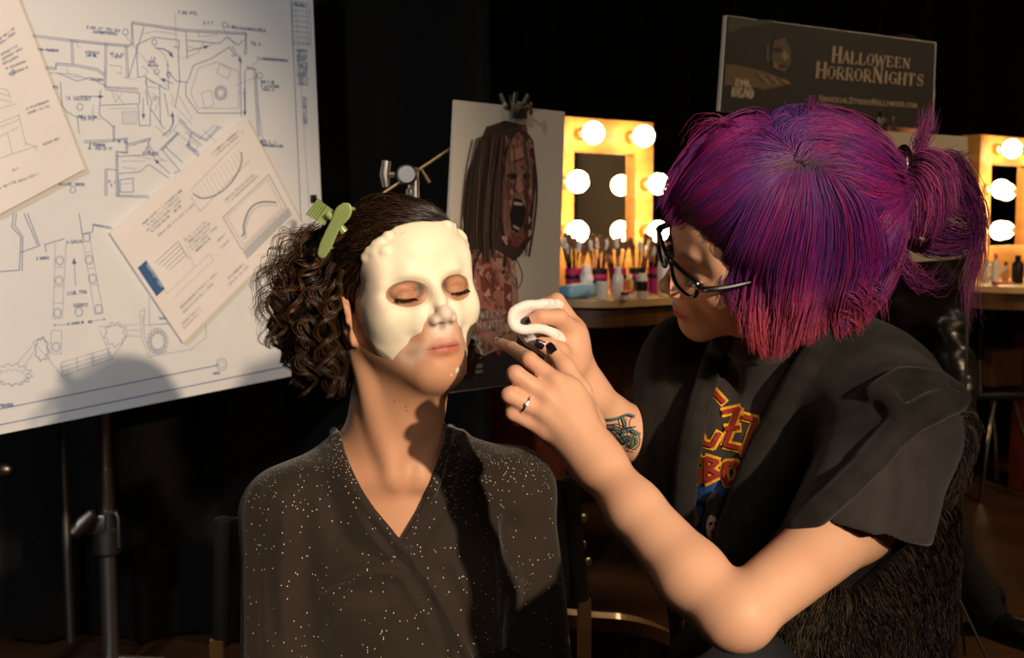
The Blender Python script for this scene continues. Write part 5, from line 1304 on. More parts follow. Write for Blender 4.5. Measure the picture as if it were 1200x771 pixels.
letters(BP, m2, 'BARKER', XQ(.038, .36), XQ(.038, .58), 4, srgb(190, 200, 205), .16, .14, False, off=.0130) if False else scribble(BP, m2, XQ(.070, .37), XQ(.070, .57), 4.2, srgb(180, 195, 205), 401, .7, .0130)
m2.build('print', M_ink, sh, smooth=False, col=True)

# small binder clip at the board's right edge
M_steel = mat('chrome', srgb(200, 192, 180), .34, metal=1.0); M_dsteel = mat('dark_steel', srgb(128, 122, 114), .42, metal=1.0); M_black = mat('black_plastic', srgb(16, 15, 15), .45)
c0 = BP.hit(369, 233, .008); mb = MB(); mb.tube([c0 + BP.u * -.006, c0 + BP.v * .008, c0 + BP.u * .006, c0 + BP.u * .012 + BP.v * -.004], .0016, 8); mb.box(c0 - BP.n * .006, (.016, .02, .010), np.stack([BP.u, BP.v, BP.n], 1), .002)
tag(mb.build('binder_clip', M_black), 'small black clip on the right edge of the drawing board', 'clip')

# ---- stand that carries the board
xb, yb = W(125, 600, 2.92)[:2]
st = empty('light_stand', A(xb, yb, 0), 'chrome stand with a T handle clamp under the drawing board', 'stand')
mb = MB(); mb.tube([(xb + .004, yb, 1.9), (xb, yb, .50)], .0165, 20); mb.build('upper_pole', M_steel, st)
mb = MB(); mb.tube([(xb, yb, .56), (xb, yb, .03)], .0205, 20); mb.build('lower_pole', M_steel, st)
cz = W(125, 620, 2.92)[2]; mb = MB(); mb.lathe((xb, yb, cz - .062), [(.030, 0), (.035, .006), (.035, .064), (.029, .07), (.028, .105), (.024, .11)], 24)
mb.box((xb - .016, yb - .020, cz + .018), (.048, .032, .050), None, .005); mb.tube([(xb + .026, yb - .014, cz + .044), (xb + .034, yb - .017, cz + .03), (xb + .034, yb - .017, cz - .042)], .0045, 8)
mb.build('collar', M_dsteel, st)
hz = W(104, 604, 2.87); h1 = W(84, 624, 2.85); mb = MB(); mb.tube([(xb - .01, yb - .01, cz + .017), tuple(hz)], .009, 12); mb.tube([hz + A(.008, 0, .008), hz * .6 + h1 * .4, h1, h1 + A(-.006, 0, -.005)], [.018, .024, .021, .012], 16); mb.ball(hz, .017); mb.build('handle', M_dsteel, st)
for a in (20, 140, 260):
    mb = MB(); ca, sa = math.cos(math.radians(a)), math.sin(math.radians(a)); mb.tube([(xb, yb, .082), (xb + .12 * ca, yb + .12 * sa, .06), (xb + .19 * ca, yb + .19 * sa, .014)], .011, 10); mb.build('leg', M_steel, st)
x2, y2 = W(76, 600, 2.8)[:2]; mb = MB(); zt = W(76, 470, 2.8)[2] + .12; zb = W(78, 756, 2.8)[2]
mb.tube([(x2 - .002, y2, zt), (x2 + .004, y2, zb)], .0105, 16); mb.ball((x2 + .004, y2, zb), (.0105, .0105, .004))
rod = mb.build('rod', M_dsteel); tag(rod, 'thin steel rod hanging from behind the drawing board left of the clamp', 'rod')
kb = W(0, 550, 2.6); mb = MB(); mb.tube([kb + A(-.09, 0, 0), kb + A(0, -.004, .0)], .007, 10); mb.ball(kb + A(.006, 0, 0), (.021, .012, .014)); mb.tube([kb + A(-.09, 0, .06), kb + A(-.09, 0, -1 * (kb[2] - .02))], .014, 14)
tag(mb.build('stand_knob', M_dsteel), 'metal knob of a stand cut off by the left picture edge', 'knob')
# ------------------------------------------------------------------ poster of a screaming figure (generic picture), held by a clamp on a stand
PP = Plane(533, 117, 2.3, 44)
def blob(c, rx, ry, n=20, wob=0, k=5, rot=0, ph=0):
    o = []
    for a in np.linspace(0, 2 * math.pi, n + 1)[:-1]:
        w = 1 + wob * math.sin(k * a + ph); x, y = rx * w * math.cos(a), ry * w * math.sin(a); o.append((c[0] + x * math.cos(rot) - y * math.sin(rot), c[1] + x * math.sin(rot) + y * math.cos(rot)))
    return o
poster = empty('poster', PP.hit(600, 440), 'pale upright poster of a screaming long haired bloodied figure, behind the seated person', 'poster')
M_post = mat('poster_board', srgb(176, 164, 146), .6)
mb = MB(); PP.slab(mb, [(533, 117), (662, 131), (652, 444), (515, 462)], .006); mb.build('panel', M_post, poster, smooth=False)
mb = MB(); HB, SKN, BLD, CL = srgb(52, 36, 27), srgb(128, 88, 70), srgb(102, 48, 40), srgb(150, 112, 94)
LY = [0]
def pp(poly, col): LY[0] += 1; PP.poly(mb, poly, col, .0006 + LY[0] * .00002)
pp([(516, 395), (560, 388), (600, 380), (640, 385), (653, 398), (652, 444), (516, 461)], srgb(34, 26, 22))
pp([(560, 170), (572, 148), (592, 141), (612, 146), (625, 165), (629, 200), (626, 240), (622, 280), (610, 300), (596, 310), (560, 300), (545, 280), (541, 240), (548, 200)], HB)
pp([(545, 300), (556, 292), (580, 292), (600, 305), (607, 330), (608, 360), (606, 400), (560, 420), (520, 420), (530, 340)], CL)
pp([(552, 305), (570, 300), (585, 315), (590, 350), (575, 390), (550, 395), (540, 350)], srgb(146, 88, 74)); pp([(562, 318), (576, 312), (584, 336), (574, 350), (564, 340)], BLD); pp([(590, 330), (600, 335), (600, 372), (592, 380)], BLD); pp([(548, 350), (556, 345), (562, 372), (552, 384)], BLD)
pp([(593, 165), (608, 155), (619, 168), (623, 195), (624, 225), (620, 250), (612, 268), (604, 282), (592, 278), (588, 250), (590, 200)], SKN)
pp(blob((606, 182), 8, 10, 12, .2, 3), srgb(124, 64, 54)); pp(blob((600, 206), 6, 3.5), srgb(38, 26, 24)); pp(blob((617, 206), 4.5, 3), srgb(38, 26, 24)); pp([(607, 205), (613, 222), (608, 226), (604, 220)], srgb(160, 108, 86))
pp([(593, 210), (600, 214), (598, 236), (592, 232)], BLD); pp([(613, 215), (620, 212), (620, 232), (614, 236)], BLD); pp([(603, 232), (611, 234), (616, 245), (614, 262), (607, 274), (600, 268), (598, 250)], srgb(20, 12, 12)); pp([(602, 236), (612, 238), (612, 241), (602, 240)], srgb(150, 130, 112)); pp([(601, 264), (609, 268), (608, 271), (602, 268)], srgb(140, 116, 98)); pp([(598, 272), (612, 274), (608, 290), (600, 288)], BLD)
for (a, w_) in (([(572, 150), (556, 190), (549, 240), (543, 285), (540, 300)], 5), ([(624, 170), (629, 215), (627, 255), (620, 300)], 2.4), ([(612, 285), (603, 310), (606, 335)], 1.2), ([(590, 160), (580, 200), (585, 250), (592, 290), (590, 320)], 4), ([(606, 150), (594, 175), (588, 215)], 3), ([(598, 290), (612, 320), (607, 338), (600, 330)], 1), ([(565, 290), (556, 310), (552, 335)], 3)):
    LY[0] += 1; q = crs([(x, y, 0) for x, y in a], 12)[:, :2]; PP.line(mb, [tuple(z) for z in q], w_, HB, .0006 + LY[0] * .00002)
for k, (x, y, r_) in enumerate(((615, 150, 3), (575, 330, 4), (585, 300, 3), (612, 196, 2), (597, 225, 2.5), (566, 365, 4))): pp(blob((x, y), r_, r_ * 1.4, 10, .3, 3, k), BLD)
rb0 = np.random.default_rng(31)
for k in range(150):                                     # mottled blood, dirt and shading of the printed photograph
    x, y = rb0.uniform(590, 624), rb0.uniform(160, 285)
    if k > 60: x, y = rb0.uniform(545, 603), rb0.uniform(305, 415)
    c_ = [srgb(116, 62, 50), srgb(150, 108, 86), srgb(106, 70, 56), srgb(132, 86, 68), srgb(166, 126, 104), srgb(112, 50, 42)][k % 6]
    pp(blob((x, y), rb0.uniform(1, 3.4), rb0.uniform(1.5, 6), 9, .35, 3, rb0.uniform(-.5, .5), k), c_)
pp([(603, 232), (611, 234), (616, 245), (614, 262), (607, 272), (600, 266), (598, 250)], srgb(20, 12, 12)); pp(blob((600, 206), 5, 3), srgb(30, 20, 18)); pp(blob((617, 206), 4, 2.6), srgb(30, 20, 18))
pp([(602, 236), (612, 238), (612, 241), (602, 240)], srgb(168, 148, 126)); pp([(601, 263), (609, 267), (608, 270), (602, 267)], srgb(150, 130, 108)); pp([(608, 204), (614, 222), (609, 227), (604, 221)], srgb(150, 108, 88)); pp([(597, 176), (612, 172), (614, 184), (598, 190)], srgb(146, 104, 84))
for k in range(60):
    x0 = rb0.uniform(553, 618); LY[0] += 1; q = crs([(x0, 152 + abs(x0 - 588) * .35, 0), (x0 - 8 + (x0 > 612) * 12, 205, 0), (x0 - 13 + (x0 > 612) * 16, 262, 0), (x0 - 12 + (x0 > 612) * 14, 292 + rb0.uniform(0, 22), 0)], 9)[:, :2]
    if x0 < 594 or x0 > 613: PP.line(mb, [tuple(z) for z in q], rb0.uniform(.6, 1.6), [srgb(80, 58, 42), srgb(34, 24, 18), srgb(60, 42, 30)][k % 3], .0006 + LY[0] * .00002)
for k in range(9): LY[0] += 1; x0 = 562 + k * 5; PP.line(mb, [(x0, 150 + abs(k - 4) * 5), (x0 - 6 + k, 200), (x0 - 10 + k, 270)], .9, srgb(92, 66, 48) if k % 2 else srgb(36, 24, 19), .0006 + LY[0] * .00002)
TXT = srgb(150, 140, 128); o2 = .0006 + (LY[0] + 2) * .00002
letters(PP, mb, 'HALLOWEEN', (534, 378), (586, 371), 11, TXT, off=o2, caps=[0]); letters(PP, mb, 'HORROR NIGHTS', (522, 392), (590, 383), 11, TXT, off=o2, caps=[0, 7])
letters(PP, mb, 'EVIL', (536, 408), (564, 404), 12, srgb(190, 180, 160), .26, .2, off=o2); letters(PP, mb, 'DEAD', (532, 424), (566, 419), 13, srgb(190, 180, 160), .26, .2, off=o2)
scribble(PP, mb, (540, 434), (568, 430), 4, TXT, 12, .8, o2); scribble(PP, mb, (540, 440), (568, 436), 3, TXT, 13, .6, o2)
mb.build('printed_picture', M_ink, poster, smooth=False, col=True)
M_gold = mat('worn_steel', srgb(150, 128, 96), .35, metal=1.0)
def clamp(name, pl, px, py, lab, sc=1.0):
    c = pl.hit(px, py, .012); R = np.stack([pl.u, pl.v, pl.n], 1); o = empty(name, c, lab, 'clamp'); L_ = lambda x, y, z: c + R @ (A(x, y, z) * sc)
    for s_, z in ((1, .006), (-1, -.024)):
        mb = MB(); mb.box(L_(0, -.004, z), A(.042, .034, .006) * sc, R, .002 * sc); mb.tube([L_(-.012, .010, z), L_(-.016, .030, z + s_ * .008)], .005 * sc, 10); mb.tube([L_(.012, .010, z), L_(.016, .028, z + s_ * .010)], .005 * sc, 10); mb.build('jaw', M_dsteel if s_ > 0 else M_black, o)
    mb = MB(); mb.tube([L_(-.026, .004, -.009), L_(.026, .004, -.009)], .0065 * sc, 14); mb.ball(L_(.030, .004, -.009), .010 * sc); mb.build('hinge', M_gold, o)
    mb = MB(); mb.tube([L_(.006, 0, .01), L_(.006, -.002, .030)], .004 * sc, 10); mb.box(L_(.006, -.002, .033), A(.007, .026, .005) * sc, R, .002 * sc); mb.build('wing_screw', M_gold, o); return o
clamp('spring_clamp', PP, 606, 127, 'metal clamp on the top edge of the screaming figure poster')

# c-stand head and arm that reach to the poster
kn = W(481, 205, 2.34); cs = empty('grip_stand', A(kn[0], kn[1], 0), 'grip stand head with a slanting arm above the dark curly hair', 'stand')
mb = MB(); mb.tube([(kn[0] + .004, kn[1], kn[2] + .015), (kn[0] + .004, kn[1], .03)], .0085, 16); mb.build('pole', M_steel, cs)
mb = MB(); mb.lathe(kn + A(-.004, -.02, .0), [(.0, -.02), (.016, -.02), (.02, -.012), (.02, .012), (.014, .02), (0, .022)], 20, (0, 1, 0)); mb.tube([kn + A(.010, -.012, .012), kn + A(.010, -.012, -.045)], .0075, 14); mb.lathe(kn + A(.004, 0, -.05), [(.011, 0), (.013, .004), (.013, .02), (.011, .024)], 16); mb.build('grip_head', M_dsteel, cs)
mb = MB(); mb.tube([kn + A(-.03, -.02, 0), kn + A(-.042, -.024, .0)], .006, 10); mb.tube([kn + A(-.044, -.024, .026), kn + A(-.048, -.024, 0), kn + A(-.045, -.024, -.024)], [.008, .0095, .007], 12); mb.build('handle', M_dsteel, cs)
mb = MB(); a0 = W(447, 228, 2.32); a1 = W(534, 170, 2.36); mb.tube([a0, a1 + (a1 - a0) * .25], .0042, 10); mb.ball(a0, .0045); mb.build('arm', M_gold, cs)
mb = MB(); mb.tube([W(494, 198, 2.30), W(504, 214, 2.30)], [.005, .0075], 10, flat=.6); mb.build('wing_nut', M_gold, cs)
for a in (10, 130, 250):
    mb = MB(); ca, sa = math.cos(math.radians(a)), math.sin(math.radians(a)); mb.tube([(kn[0] + .004, kn[1], .22), (kn[0] + .10 * ca, kn[1] + .10 * sa, .20), (kn[0] + .42 * ca, kn[1] + .42 * sa, .02)], .010, 10); mb.build('leg', M_steel, cs)

# ------------------------------------------------------------------ dark sign with lettering
SP = Plane(851, 18, 2.7, 34)
SQ = [(851, 18), (1097, 50), (1093, 152), (843, 130)]
sign = empty('sign_board', SP.hit(970, 90), 'dark sign board lettered HALLOWEEN HORROR NIGHTS above the purple hair', 'sign')
M_sign = mat('sign_print', srgb(27, 23, 20), .6)
mb = MB(); SP.slab(mb, SQ, .010, -.0008); mb.build('foam_panel', M_foam, sign, smooth=False)
mb = MB(); SP.slab(mb, [(852, 18.4), (1096.6, 50.3), (1092.6, 151.6), (844.2, 129.8)], .0006, .0002); mb.build('print', M_sign, sign, smooth=False)
mb = MB(); LS = [0]
def sp(poly, c): LS[0] += 1; SP.poly(mb, poly, c, .0008 + LS[0] * .00005)
Q4 = lambda pts: [(820 + a / 4, b / 4) for a, b in pts]
sp(Q4([(135, 85), (350, 95), (330, 110), (200, 130), (130, 160)]), srgb(52, 50, 46)); sp(Q4([(122, 300), (180, 305), (300, 335), (420, 380), (400, 400), (300, 420), (230, 405), (115, 400)]), srgb(84, 66, 44))
for k in range(6): sp(Q4([(250 + k * 26, 345 + k * 6), (268 + k * 26, 340 + k * 6), (310 + k * 24, 385 + k * 2), (300 + k * 22, 395)]), srgb(104, 84, 58) if k % 2 else srgb(66, 52, 36))
sp(Q4(blob((400, 235), 75, 105, 20, .1, 3)), srgb(24, 21, 20)); sp(Q4([(350, 190), (400, 175), (425, 230), (428, 290), (400, 340), (360, 325), (340, 280)]), srgb(70, 58, 46)); sp(Q4(blob((365, 235), 22, 14)), srgb(22, 24, 28)); sp(Q4([(395, 235), (418, 265), (398, 285), (385, 260)]), srgb(112, 92, 66)); sp(Q4(blob((385, 310), 22, 8)), srgb(36, 24, 22)); sp(Q4([(312, 215), (325, 205), (325, 300), (312, 290)]), srgb(66, 60, 52)); sp(Q4([(345, 290), (370, 300), (365, 330), (345, 315)]), srgb(96, 76, 52))
TS_ = srgb(128, 114, 96)
o3 = .0008 + (LS[0] + 2) * .00005
letters(SP, mb, 'HALLOWEEN', (974, 72.5), (1066.5, 80), (18, 14), TS_, .2, .09, caps=[0], off=o3)
letters(SP, mb, 'HORRORNIGHTS', (955, 90.5), (1083, 101), (18, 17), TS_, .2, .09, caps=[0, 6], off=o3)
letters(SP, mb, 'UNIVERSALSTUDIOSHOLLYWOOD.COM', (959.5, 118.5), (1075, 126.5), 7, srgb(128, 116, 98), .2, .15, False, caps=[0, 9, 16], off=o3)
letters(SP, mb, 'EVIL', (861, 100.5), (880, 102.5), 8.5, srgb(150, 138, 118), .3, .24, off=o3); letters(SP, mb, 'DEAD', (857, 112.5), (882.5, 115), 10.5, srgb(150, 138, 118), .3, .24, off=o3)
mb.build('lettering', M_ink, sign, smooth=False, col=True)
clamp('spring_clamp', SP, 1032, 144, 'metal clamp at the lower edge of the dark lettered sign')
sx = SP.hit(1030, 150, -.03); stn = empty('sign_stand', A(sx[0], sx[1], 0), 'tall stand hidden behind the lettered sign and purple hair', 'stand')
mb = MB(); mb.tube([(sx[0], sx[1] + .02, sx[2] + .05), (sx[0], sx[1] + .02, .02)], .012, 14); mb.build('pole', M_black, stn)
for a in (30, 150, 270):
    mb = MB(); ca, sa = math.cos(math.radians(a)), math.sin(math.radians(a)); mb.tube([(sx[0], sx[1] + .02, .35), (sx[0] + .3 * ca, sx[1] + .02 + .3 * sa, .015)], .009, 10); mb.build('leg', M_black, stn)

# ------------------------------------------------------------------ pale blank board at the right
RP = Plane(1134, 160, 2.95, 34)
mb = MB(); RP.slab(mb, [(1010, 152), (1134, 160), (1137, 302), (1010, 312)], .008)
rb = mb.build('blank_board', mat('grey_board', srgb(150, 140, 120), .7, noise=(6, .06)), smooth=False); tag(rb, 'blank pale board standing behind the purple tail of hair', 'board')
rp = RP.hit(1136, 300, .02); st2 = empty('easel_stand', A(rp[0], rp[1], 0), 'thin steel stand under the blank pale board', 'stand')
mb = MB(); mb.tube([(rp[0], rp[1], W(1136, 296, 2.95)[2]), (rp[0] + .004, rp[1], .02)], .0045, 12); mb.build('pole', M_dsteel, st2)
mb = MB(); mb.box((rp[0] - .006, rp[1] - .004, rp[2] + .004), (.03, .012, .02), None, .003); mb.build('bracket', M_gold, st2)
for a in (60, 180, 300):
    mb = MB(); ca, sa = math.cos(math.radians(a)), math.sin(math.radians(a)); mb.tube([(rp[0] + .004, rp[1], .2), (rp[0] + .14 * ca, rp[1] + .14 * sa, .012)], .004, 8); mb.build('leg', M_black, st2)
# ------------------------------------------------------------------ make-up stations: lit mirrors on wooden counters
M_wood = mat('pine_frame', srgb(206, 150, 78), .5, noise=(3, .18, 6, (1, 1, 9)))
M_cwood = mat('counter_wood', srgb(92, 56, 26), .45, noise=(4, .35, 6, (9, 9, 1)))
M_rwood = mat('red_wood', srgb(110, 44, 22), .45, noise=(4, .3, 6, (1, 9, 9)))
M_top = mat('counter_top', srgb(196, 160, 110), .4, noise=(8, .15))
M_mirror = mat('mirror_glass', srgb(235, 235, 230), .02, metal=1.0)
M_bulb = mat('bulb_glow', (1, .8, .5), .3, emit=((1.0, .68, .33), 24.0))
M_brass = mat('socket_metal', srgb(200, 170, 120), .3, metal=1.0)
CT = .92
def oncounter(px, py, z=CT):
    d = FWD + RGT * ((px - 600) / FPX) + UPV * ((385.5 - py) / FPX); t = (z - CAM[2]) / d[2]; return CAM + d * t
def station(px0, d0, ang, labm, wid=.475, hgt=.60, front=.50, left=-.02, right=.62, lab_c='', side_leg=True, legx=None, back=True):
    P0 = W(px0, 263, d0); a = math.radians(ang); u = A(math.cos(a), math.sin(a), 0); n = A(math.sin(a), -math.cos(a), 0); z = A(0, 0, 1); o = A(P0[0], P0[1], CT)
    R = np.stack([u, n, z], 1); L = lambda x, y, h: o + u * x + n * y + z * h
    m = empty('makeup_mirror', L(wid / 2, -.04, 0), labm, 'mirror')
    fw = .092; mw = wid; gx0, gx1, gz0, gz1 = fw, mw - fw, .14, hgt - .118
    mb = MB()
    for (x0, x1, z0, z1) in ((0, gx0, 0, hgt), (gx1, mw, 0, hgt), (gx0, gx1, gz1, hgt), (gx0, gx1, 0, gz0)): mb.box(L((x0 + x1) / 2, -.045, (z0 + z1) / 2), (x1 - x0, .09, z1 - z0), R, .003)
    mb.build('frame', M_wood, m)
    mb = MB(); mb.box(L(mw / 2, -.03, (gz0 + gz1) / 2), (gx1 - gx0 + .004, .008, gz1 - gz0 + .004), R); mb.build('glass', M_mirror, m, smooth=False)
    spots = [(.115, hgt - .058), (mw - .115 - .005, hgt - .058)] + [(q, h) for q in (.045, mw - .045) for h in (hgt - .225, hgt - .395)]
    for (x, h) in spots:
        mb = MB(); mb.ball(L(x, .072, h), .038, 20, 14); b = mb.build('bulb', M_bulb, m)
        mb = MB(); mb.lathe(L(x, 0, h), [(.022, -.002), (.022, .02), (.014, .026), (.014, .042)], 16, n); mb.build('socket', M_brass, b)
    # counter with rounded front corners
    cx0, cx1 = left, right; c = empty('makeup_counter', L((cx0 + cx1) / 2, .1, -CT), lab_c, 'counter')
    pl = [(cx0, -.16), (cx0, front - .14)] + [(cx0 + .14 * (1 - math.cos(t)), front - .14 + .14 * math.sin(t)) for t in np.linspace(.2, 1.57, 7)] + [(cx1 - .14 + .14 * math.sin(t), front - .14 + .14 * math.cos(t)) for t in np.linspace(0, 1.4, 7)] + [(cx1, -.16)]
    mb = MB(); mb.prism(pl, L(0, 0, 0), u, n, 0, .022); mb.build('worktop', M_top, c)
    pi = [(x * .97 + (cx0 + cx1) / 2 * .03, y * .94) for x, y in pl]
    mb = MB(); mb.prism(pi, L(0, 0, 0), u, n, .0225, .085); mb.build('apron', M_cwood, c)
    for lx in (legx or (cx0 + .05, cx1 - .05)):
        mb = MB(); mb.box(L(lx, front * .25, -.085 - (CT - .085) / 2), (.045, front * (.95 if back else .45), CT - .087), R, .003); mb.build('side_panel', M_cwood if not side_leg else M_rwood, c)
    if back: mb = MB(); mb.box(L((cx0 + cx1) / 2, -.13, -.36), (cx1 - cx0 - .15, .02, .5), R); mb.build('back_panel', M_cwood, c)
    return L, R
L1, R1 = station(649, 4.1, 38, 'wooden mirror ringed with glowing bulbs beside the screaming figure poster', lab_c='wooden make-up counter with rounded corners under the bulb mirror, left of the purple hair', left=-.27, right=.9)
L2, R2 = station(1146, 4.95, 38, 'second wooden mirror with glowing bulbs at the right picture edge', lab_c='wooden make-up counter at the right picture edge', left=-.45, right=.9, legx=(.31, .84), back=False)

# ---- things on the first counter
def col(n, c, **k): return mat(n, srgb(*c), **({'rough': .4} | k))
M_wht, M_amb, M_pink, M_mag, M_blu, M_tis = col('white_plastic', (232, 226, 214)), col('amber_liquid', (206, 160, 96), rough=.2), col('pink_plastic', (214, 96, 110)), col('magenta_case', (186, 26, 92)), col('blue_packet', (128, 168, 188), rough=.35), col('tissue_paper', (236, 234, 228), rough=.9)
M_red = col('red_plastic', (176, 42, 34)); M_brist = col('brush_hair', (120, 84, 56), rough=.8); M_hand = col('brush_handle', (24, 20, 20), rough=.25); M_cup = col('clear_cup', (226, 214, 196), rough=.2)
def bottle(name, p, r, h, m1, m2, lab, cat='bottle', neck=.45, cap=.18, band=None):
    o = empty(name, p, lab, cat); mb = MB(); mb.lathe(p, [(r * .9, .0005), (r, .004), (r, h * (1 - cap) * .82), (r * .85, h * (1 - cap) * .9), (r * neck, h * (1 - cap))], 20); mb.build('body', m1, o)
    mb = MB(); mb.lathe(p, [(r * neck * 1.15, h * (1 - cap)), (r * neck * 1.2, h * (1 - cap) + .002), (r * neck * 1.15, h - .002), (r * neck * .9, h)], 18); mb.build('cap', m2, o)
    if band: mb = MB(); mb.lathe(p, [(r * 1.01, h * .25), (r * 1.02, h * .26), (r * 1.02, h * .55), (r * 1.01, h * .56)], 20, cap=False); mb.build('label', band, o)
    return o
bottle('bottle', oncounter(724, 350.5), .018, .100, M_cup, M_wht, 'squat pale bottle with a white cap on the counter, right of the cup')
bottle('bottle', oncounter(752, 350), .018, .098, M_cup, M_black, 'pale bottle with a dark band and dark cap on the counter', band=M_black)
bottle('bottle', oncounter(778, 347), .021, .15, M_wht, M_wht, 'tall white bottle on the counter in front of the nose of the purple-haired person')
bottle('bottle', oncounter(738, 347), .012, .07, M_amb, M_wht, 'slim amber bottle standing behind the two pale bottles')
p = oncounter(706, 351); mb = MB(); mb.lathe(p, [(.0, .001), (.017, .001), (.021, .055), (.0195, .055), (.0155, .004), (0, .004)], 20, cap=False); tag(mb.build('cup', M_cup), 'small pale cup on the counter in front of the tissues', 'cup')
for (x, y, m_, lb) in ((738, 350, M_pink, 'small pink jar between the pale bottles'), (732, 352, M_red, 'small red jar at the front edge of the counter'), (744, 347, M_red, 'small red jar behind the pink jar')):
    p = oncounter(x, y); o = empty('cosmetic_jar', p, lb, 'jar'); mb = MB(); mb.lathe(p, [(.010, .0005), (.012, .003), (.012, .014), (.010, .016)], 16); mb.build('pot', M_wht, o); mb = MB(); mb.lathe(p, [(.0125, .016), (.0128, .018), (.0128, .024), (.011, .026)], 16); mb.build('lid', m_, o)
# packet of wipes and tissues
p = oncounter(678, 349.5); S = SDF(); S.box(p + A(0, 0, .024), A(.062, .035, .022), .018, R1, .005); S.post = lambda P, d: d - .003 * fbm(P, 60, 81, 2); V, Fq = S.mesh(.004, p - .09, p + .09)
tag(link('wipes_packet', npmesh('wipes_packet', V, Fq), M_blu), 'light blue soft packet of wipes on the left of the counter', 'packet')
S = SDF(); p2 = oncounter(688, 345.5); rt = np.random.default_rng(9)
for k in range(9): S.elli(p2 + A(rt.normal() * .012, rt.normal() * .010, .052 + rt.uniform(-.02, .03)), A(.020, .016, .024) * rt.uniform(.5, .9), rotm(rt.uniform(0, 180), rt.uniform(-40, 40)), .006)
S.cone(p2 + A(0, 0, .006), p2 + A(0, 0, .05), .024, .018, .01); S.post = lambda P, d: d - .003 * fbm(P, 110, 82, 3); V, Fq = S.mesh(.0035, p2 - .08, p2 + A(.08, .08, .14))
tag(link('crumpled_tissue', npmesh('crumpled_tissue', V, Fq), M_tis), 'crumpled white tissue heaped behind the blue packet', 'tissue')
# magenta brush rolls and cups full of brushes
def brush(p, dirv, ln, seed, lab, group):
    o = empty('makeup_brush', p, lab, 'brush', group); d = nrm(dirv); mb = MB(); mb.tube([p, p + d * ln * .35, p + d * ln * .62], [.0022, .0034, .0026], 8); mb.build('handle', M_hand if seed % 3 else (M_pink if seed % 2 else M_amb), o)
    mb = MB(); mb.tube([p + d * ln * .62, p + d * ln * .80], [.0036, .0048], 8); mb.build('ferrule', M_silver if seed % 2 else M_brass, o)
    mb = MB(); mb.tube([p + d * ln * .80, p + d * ln * .90, p + d * ln * .97, p + d * ln], [.0050, .0085, .0075, .002], 10); mb.build('bristles', M_brist if seed % 4 else M_wht, o); return o
rb_ = np.random.default_rng(17); seed = 0
for ci, (x, y, lb) in enumerate(((672, 344.6, 'left end of the brush row, behind the blue packet'), (702, 344.3, 'behind the crumpled tissue'), (724, 344.0, 'behind the squat pale bottle'), (746, 343.4, 'behind the banded bottle'), (768, 343, 'right end of the brush row'))):
    p = oncounter(x, y); o = empty('brush_cup', p, ('dark' if ci % 2 else 'magenta') + ' cup of make-up brushes, ' + lb, 'cup'); mb = MB(); mb.lathe(p, [(.0, .001), (.026, .001), (.028, .085), (.0262, .085), (.0245, .004), (0, .004)], 22, cap=False); mb.build('cup_wall', M_black if ci % 2 else M_mag, o)
    mb = MB(); mb.lathe(p, [(.0285, .050), (.0292, .051), (.0292, .064), (.0285, .065)], 22, cap=False); mb.build('band', M_mag if ci % 2 else M_black, o)
    for k in range(11):
        a = rb_.uniform(0, 6.28); r = rb_.uniform(.002, .017); q = p + A(r * math.cos(a), r * math.sin(a), .007); dv = A(math.cos(a) * rb_.uniform(.05, .26), math.sin(a) * .12, 1)
        brush(q, dv, rb_.uniform(.15, .20), seed, 'make-up brush standing in a cup below the bulb mirror', 'make-up brushes standing in cups'); seed += 1
# ---- things on the second counter
for (x, y, r, h, a_, b_, lb) in ((1156, 318, .020, .09, M_cup, M_wht, 'clear bottle at the left end of the right-hand counter'), (1166, 322, .014, .12, M_wht, M_pink, 'white bottle with pink cap on the right-hand counter'), (1178, 318, .014, .08, M_amb, M_black, 'amber bottle with black cap on the right-hand counter'), (1192, 320, .022, .11, M_black, M_black, 'black canister on the right-hand counter by the picture edge')):
    bottle('bottle', oncounter(x, y + 12), r, h, a_, b_, lb)
p = oncounter(1180, 335.5); mb = MB(); mb.tube([p + A(-.05, 0, .012), p + A(.03, .02, .012)], [.012, .009], 12, flat=.6); tag(mb.build('cosmetic_tube', M_pink), 'pink tube lying on the right-hand counter', 'tube')
p = oncounter(1164, 333.5); mb = MB(); mb.tube([p + A(-.03, .0, .012), p + A(.05, -.01, .07)], [.006, .013], 12, flat=.6); tag(mb.build('cosmetic_tube', M_wht), 'white tube leaning on the right-hand counter', 'tube')

# ------------------------------------------------------------------ chairs
M_chr = mat('chair_chrome', srgb(200, 196, 188), .16, metal=1.0); M_vinyl = mat('black_vinyl', srgb(20, 17, 15), .4); M_canvas = mat('black_canvas', srgb(62, 55, 51), .8, bump=(500, .3, .0006), noise=(20, .15)); M_oak = mat('oak', srgb(164, 122, 70), .4, noise=(6, .2, 5, (1, 1, 8)), coat=.2); M_walnut = mat('walnut', srgb(74, 40, 20), .35, noise=(6, .3, 5, (1, 1, 8)), coat=.3)
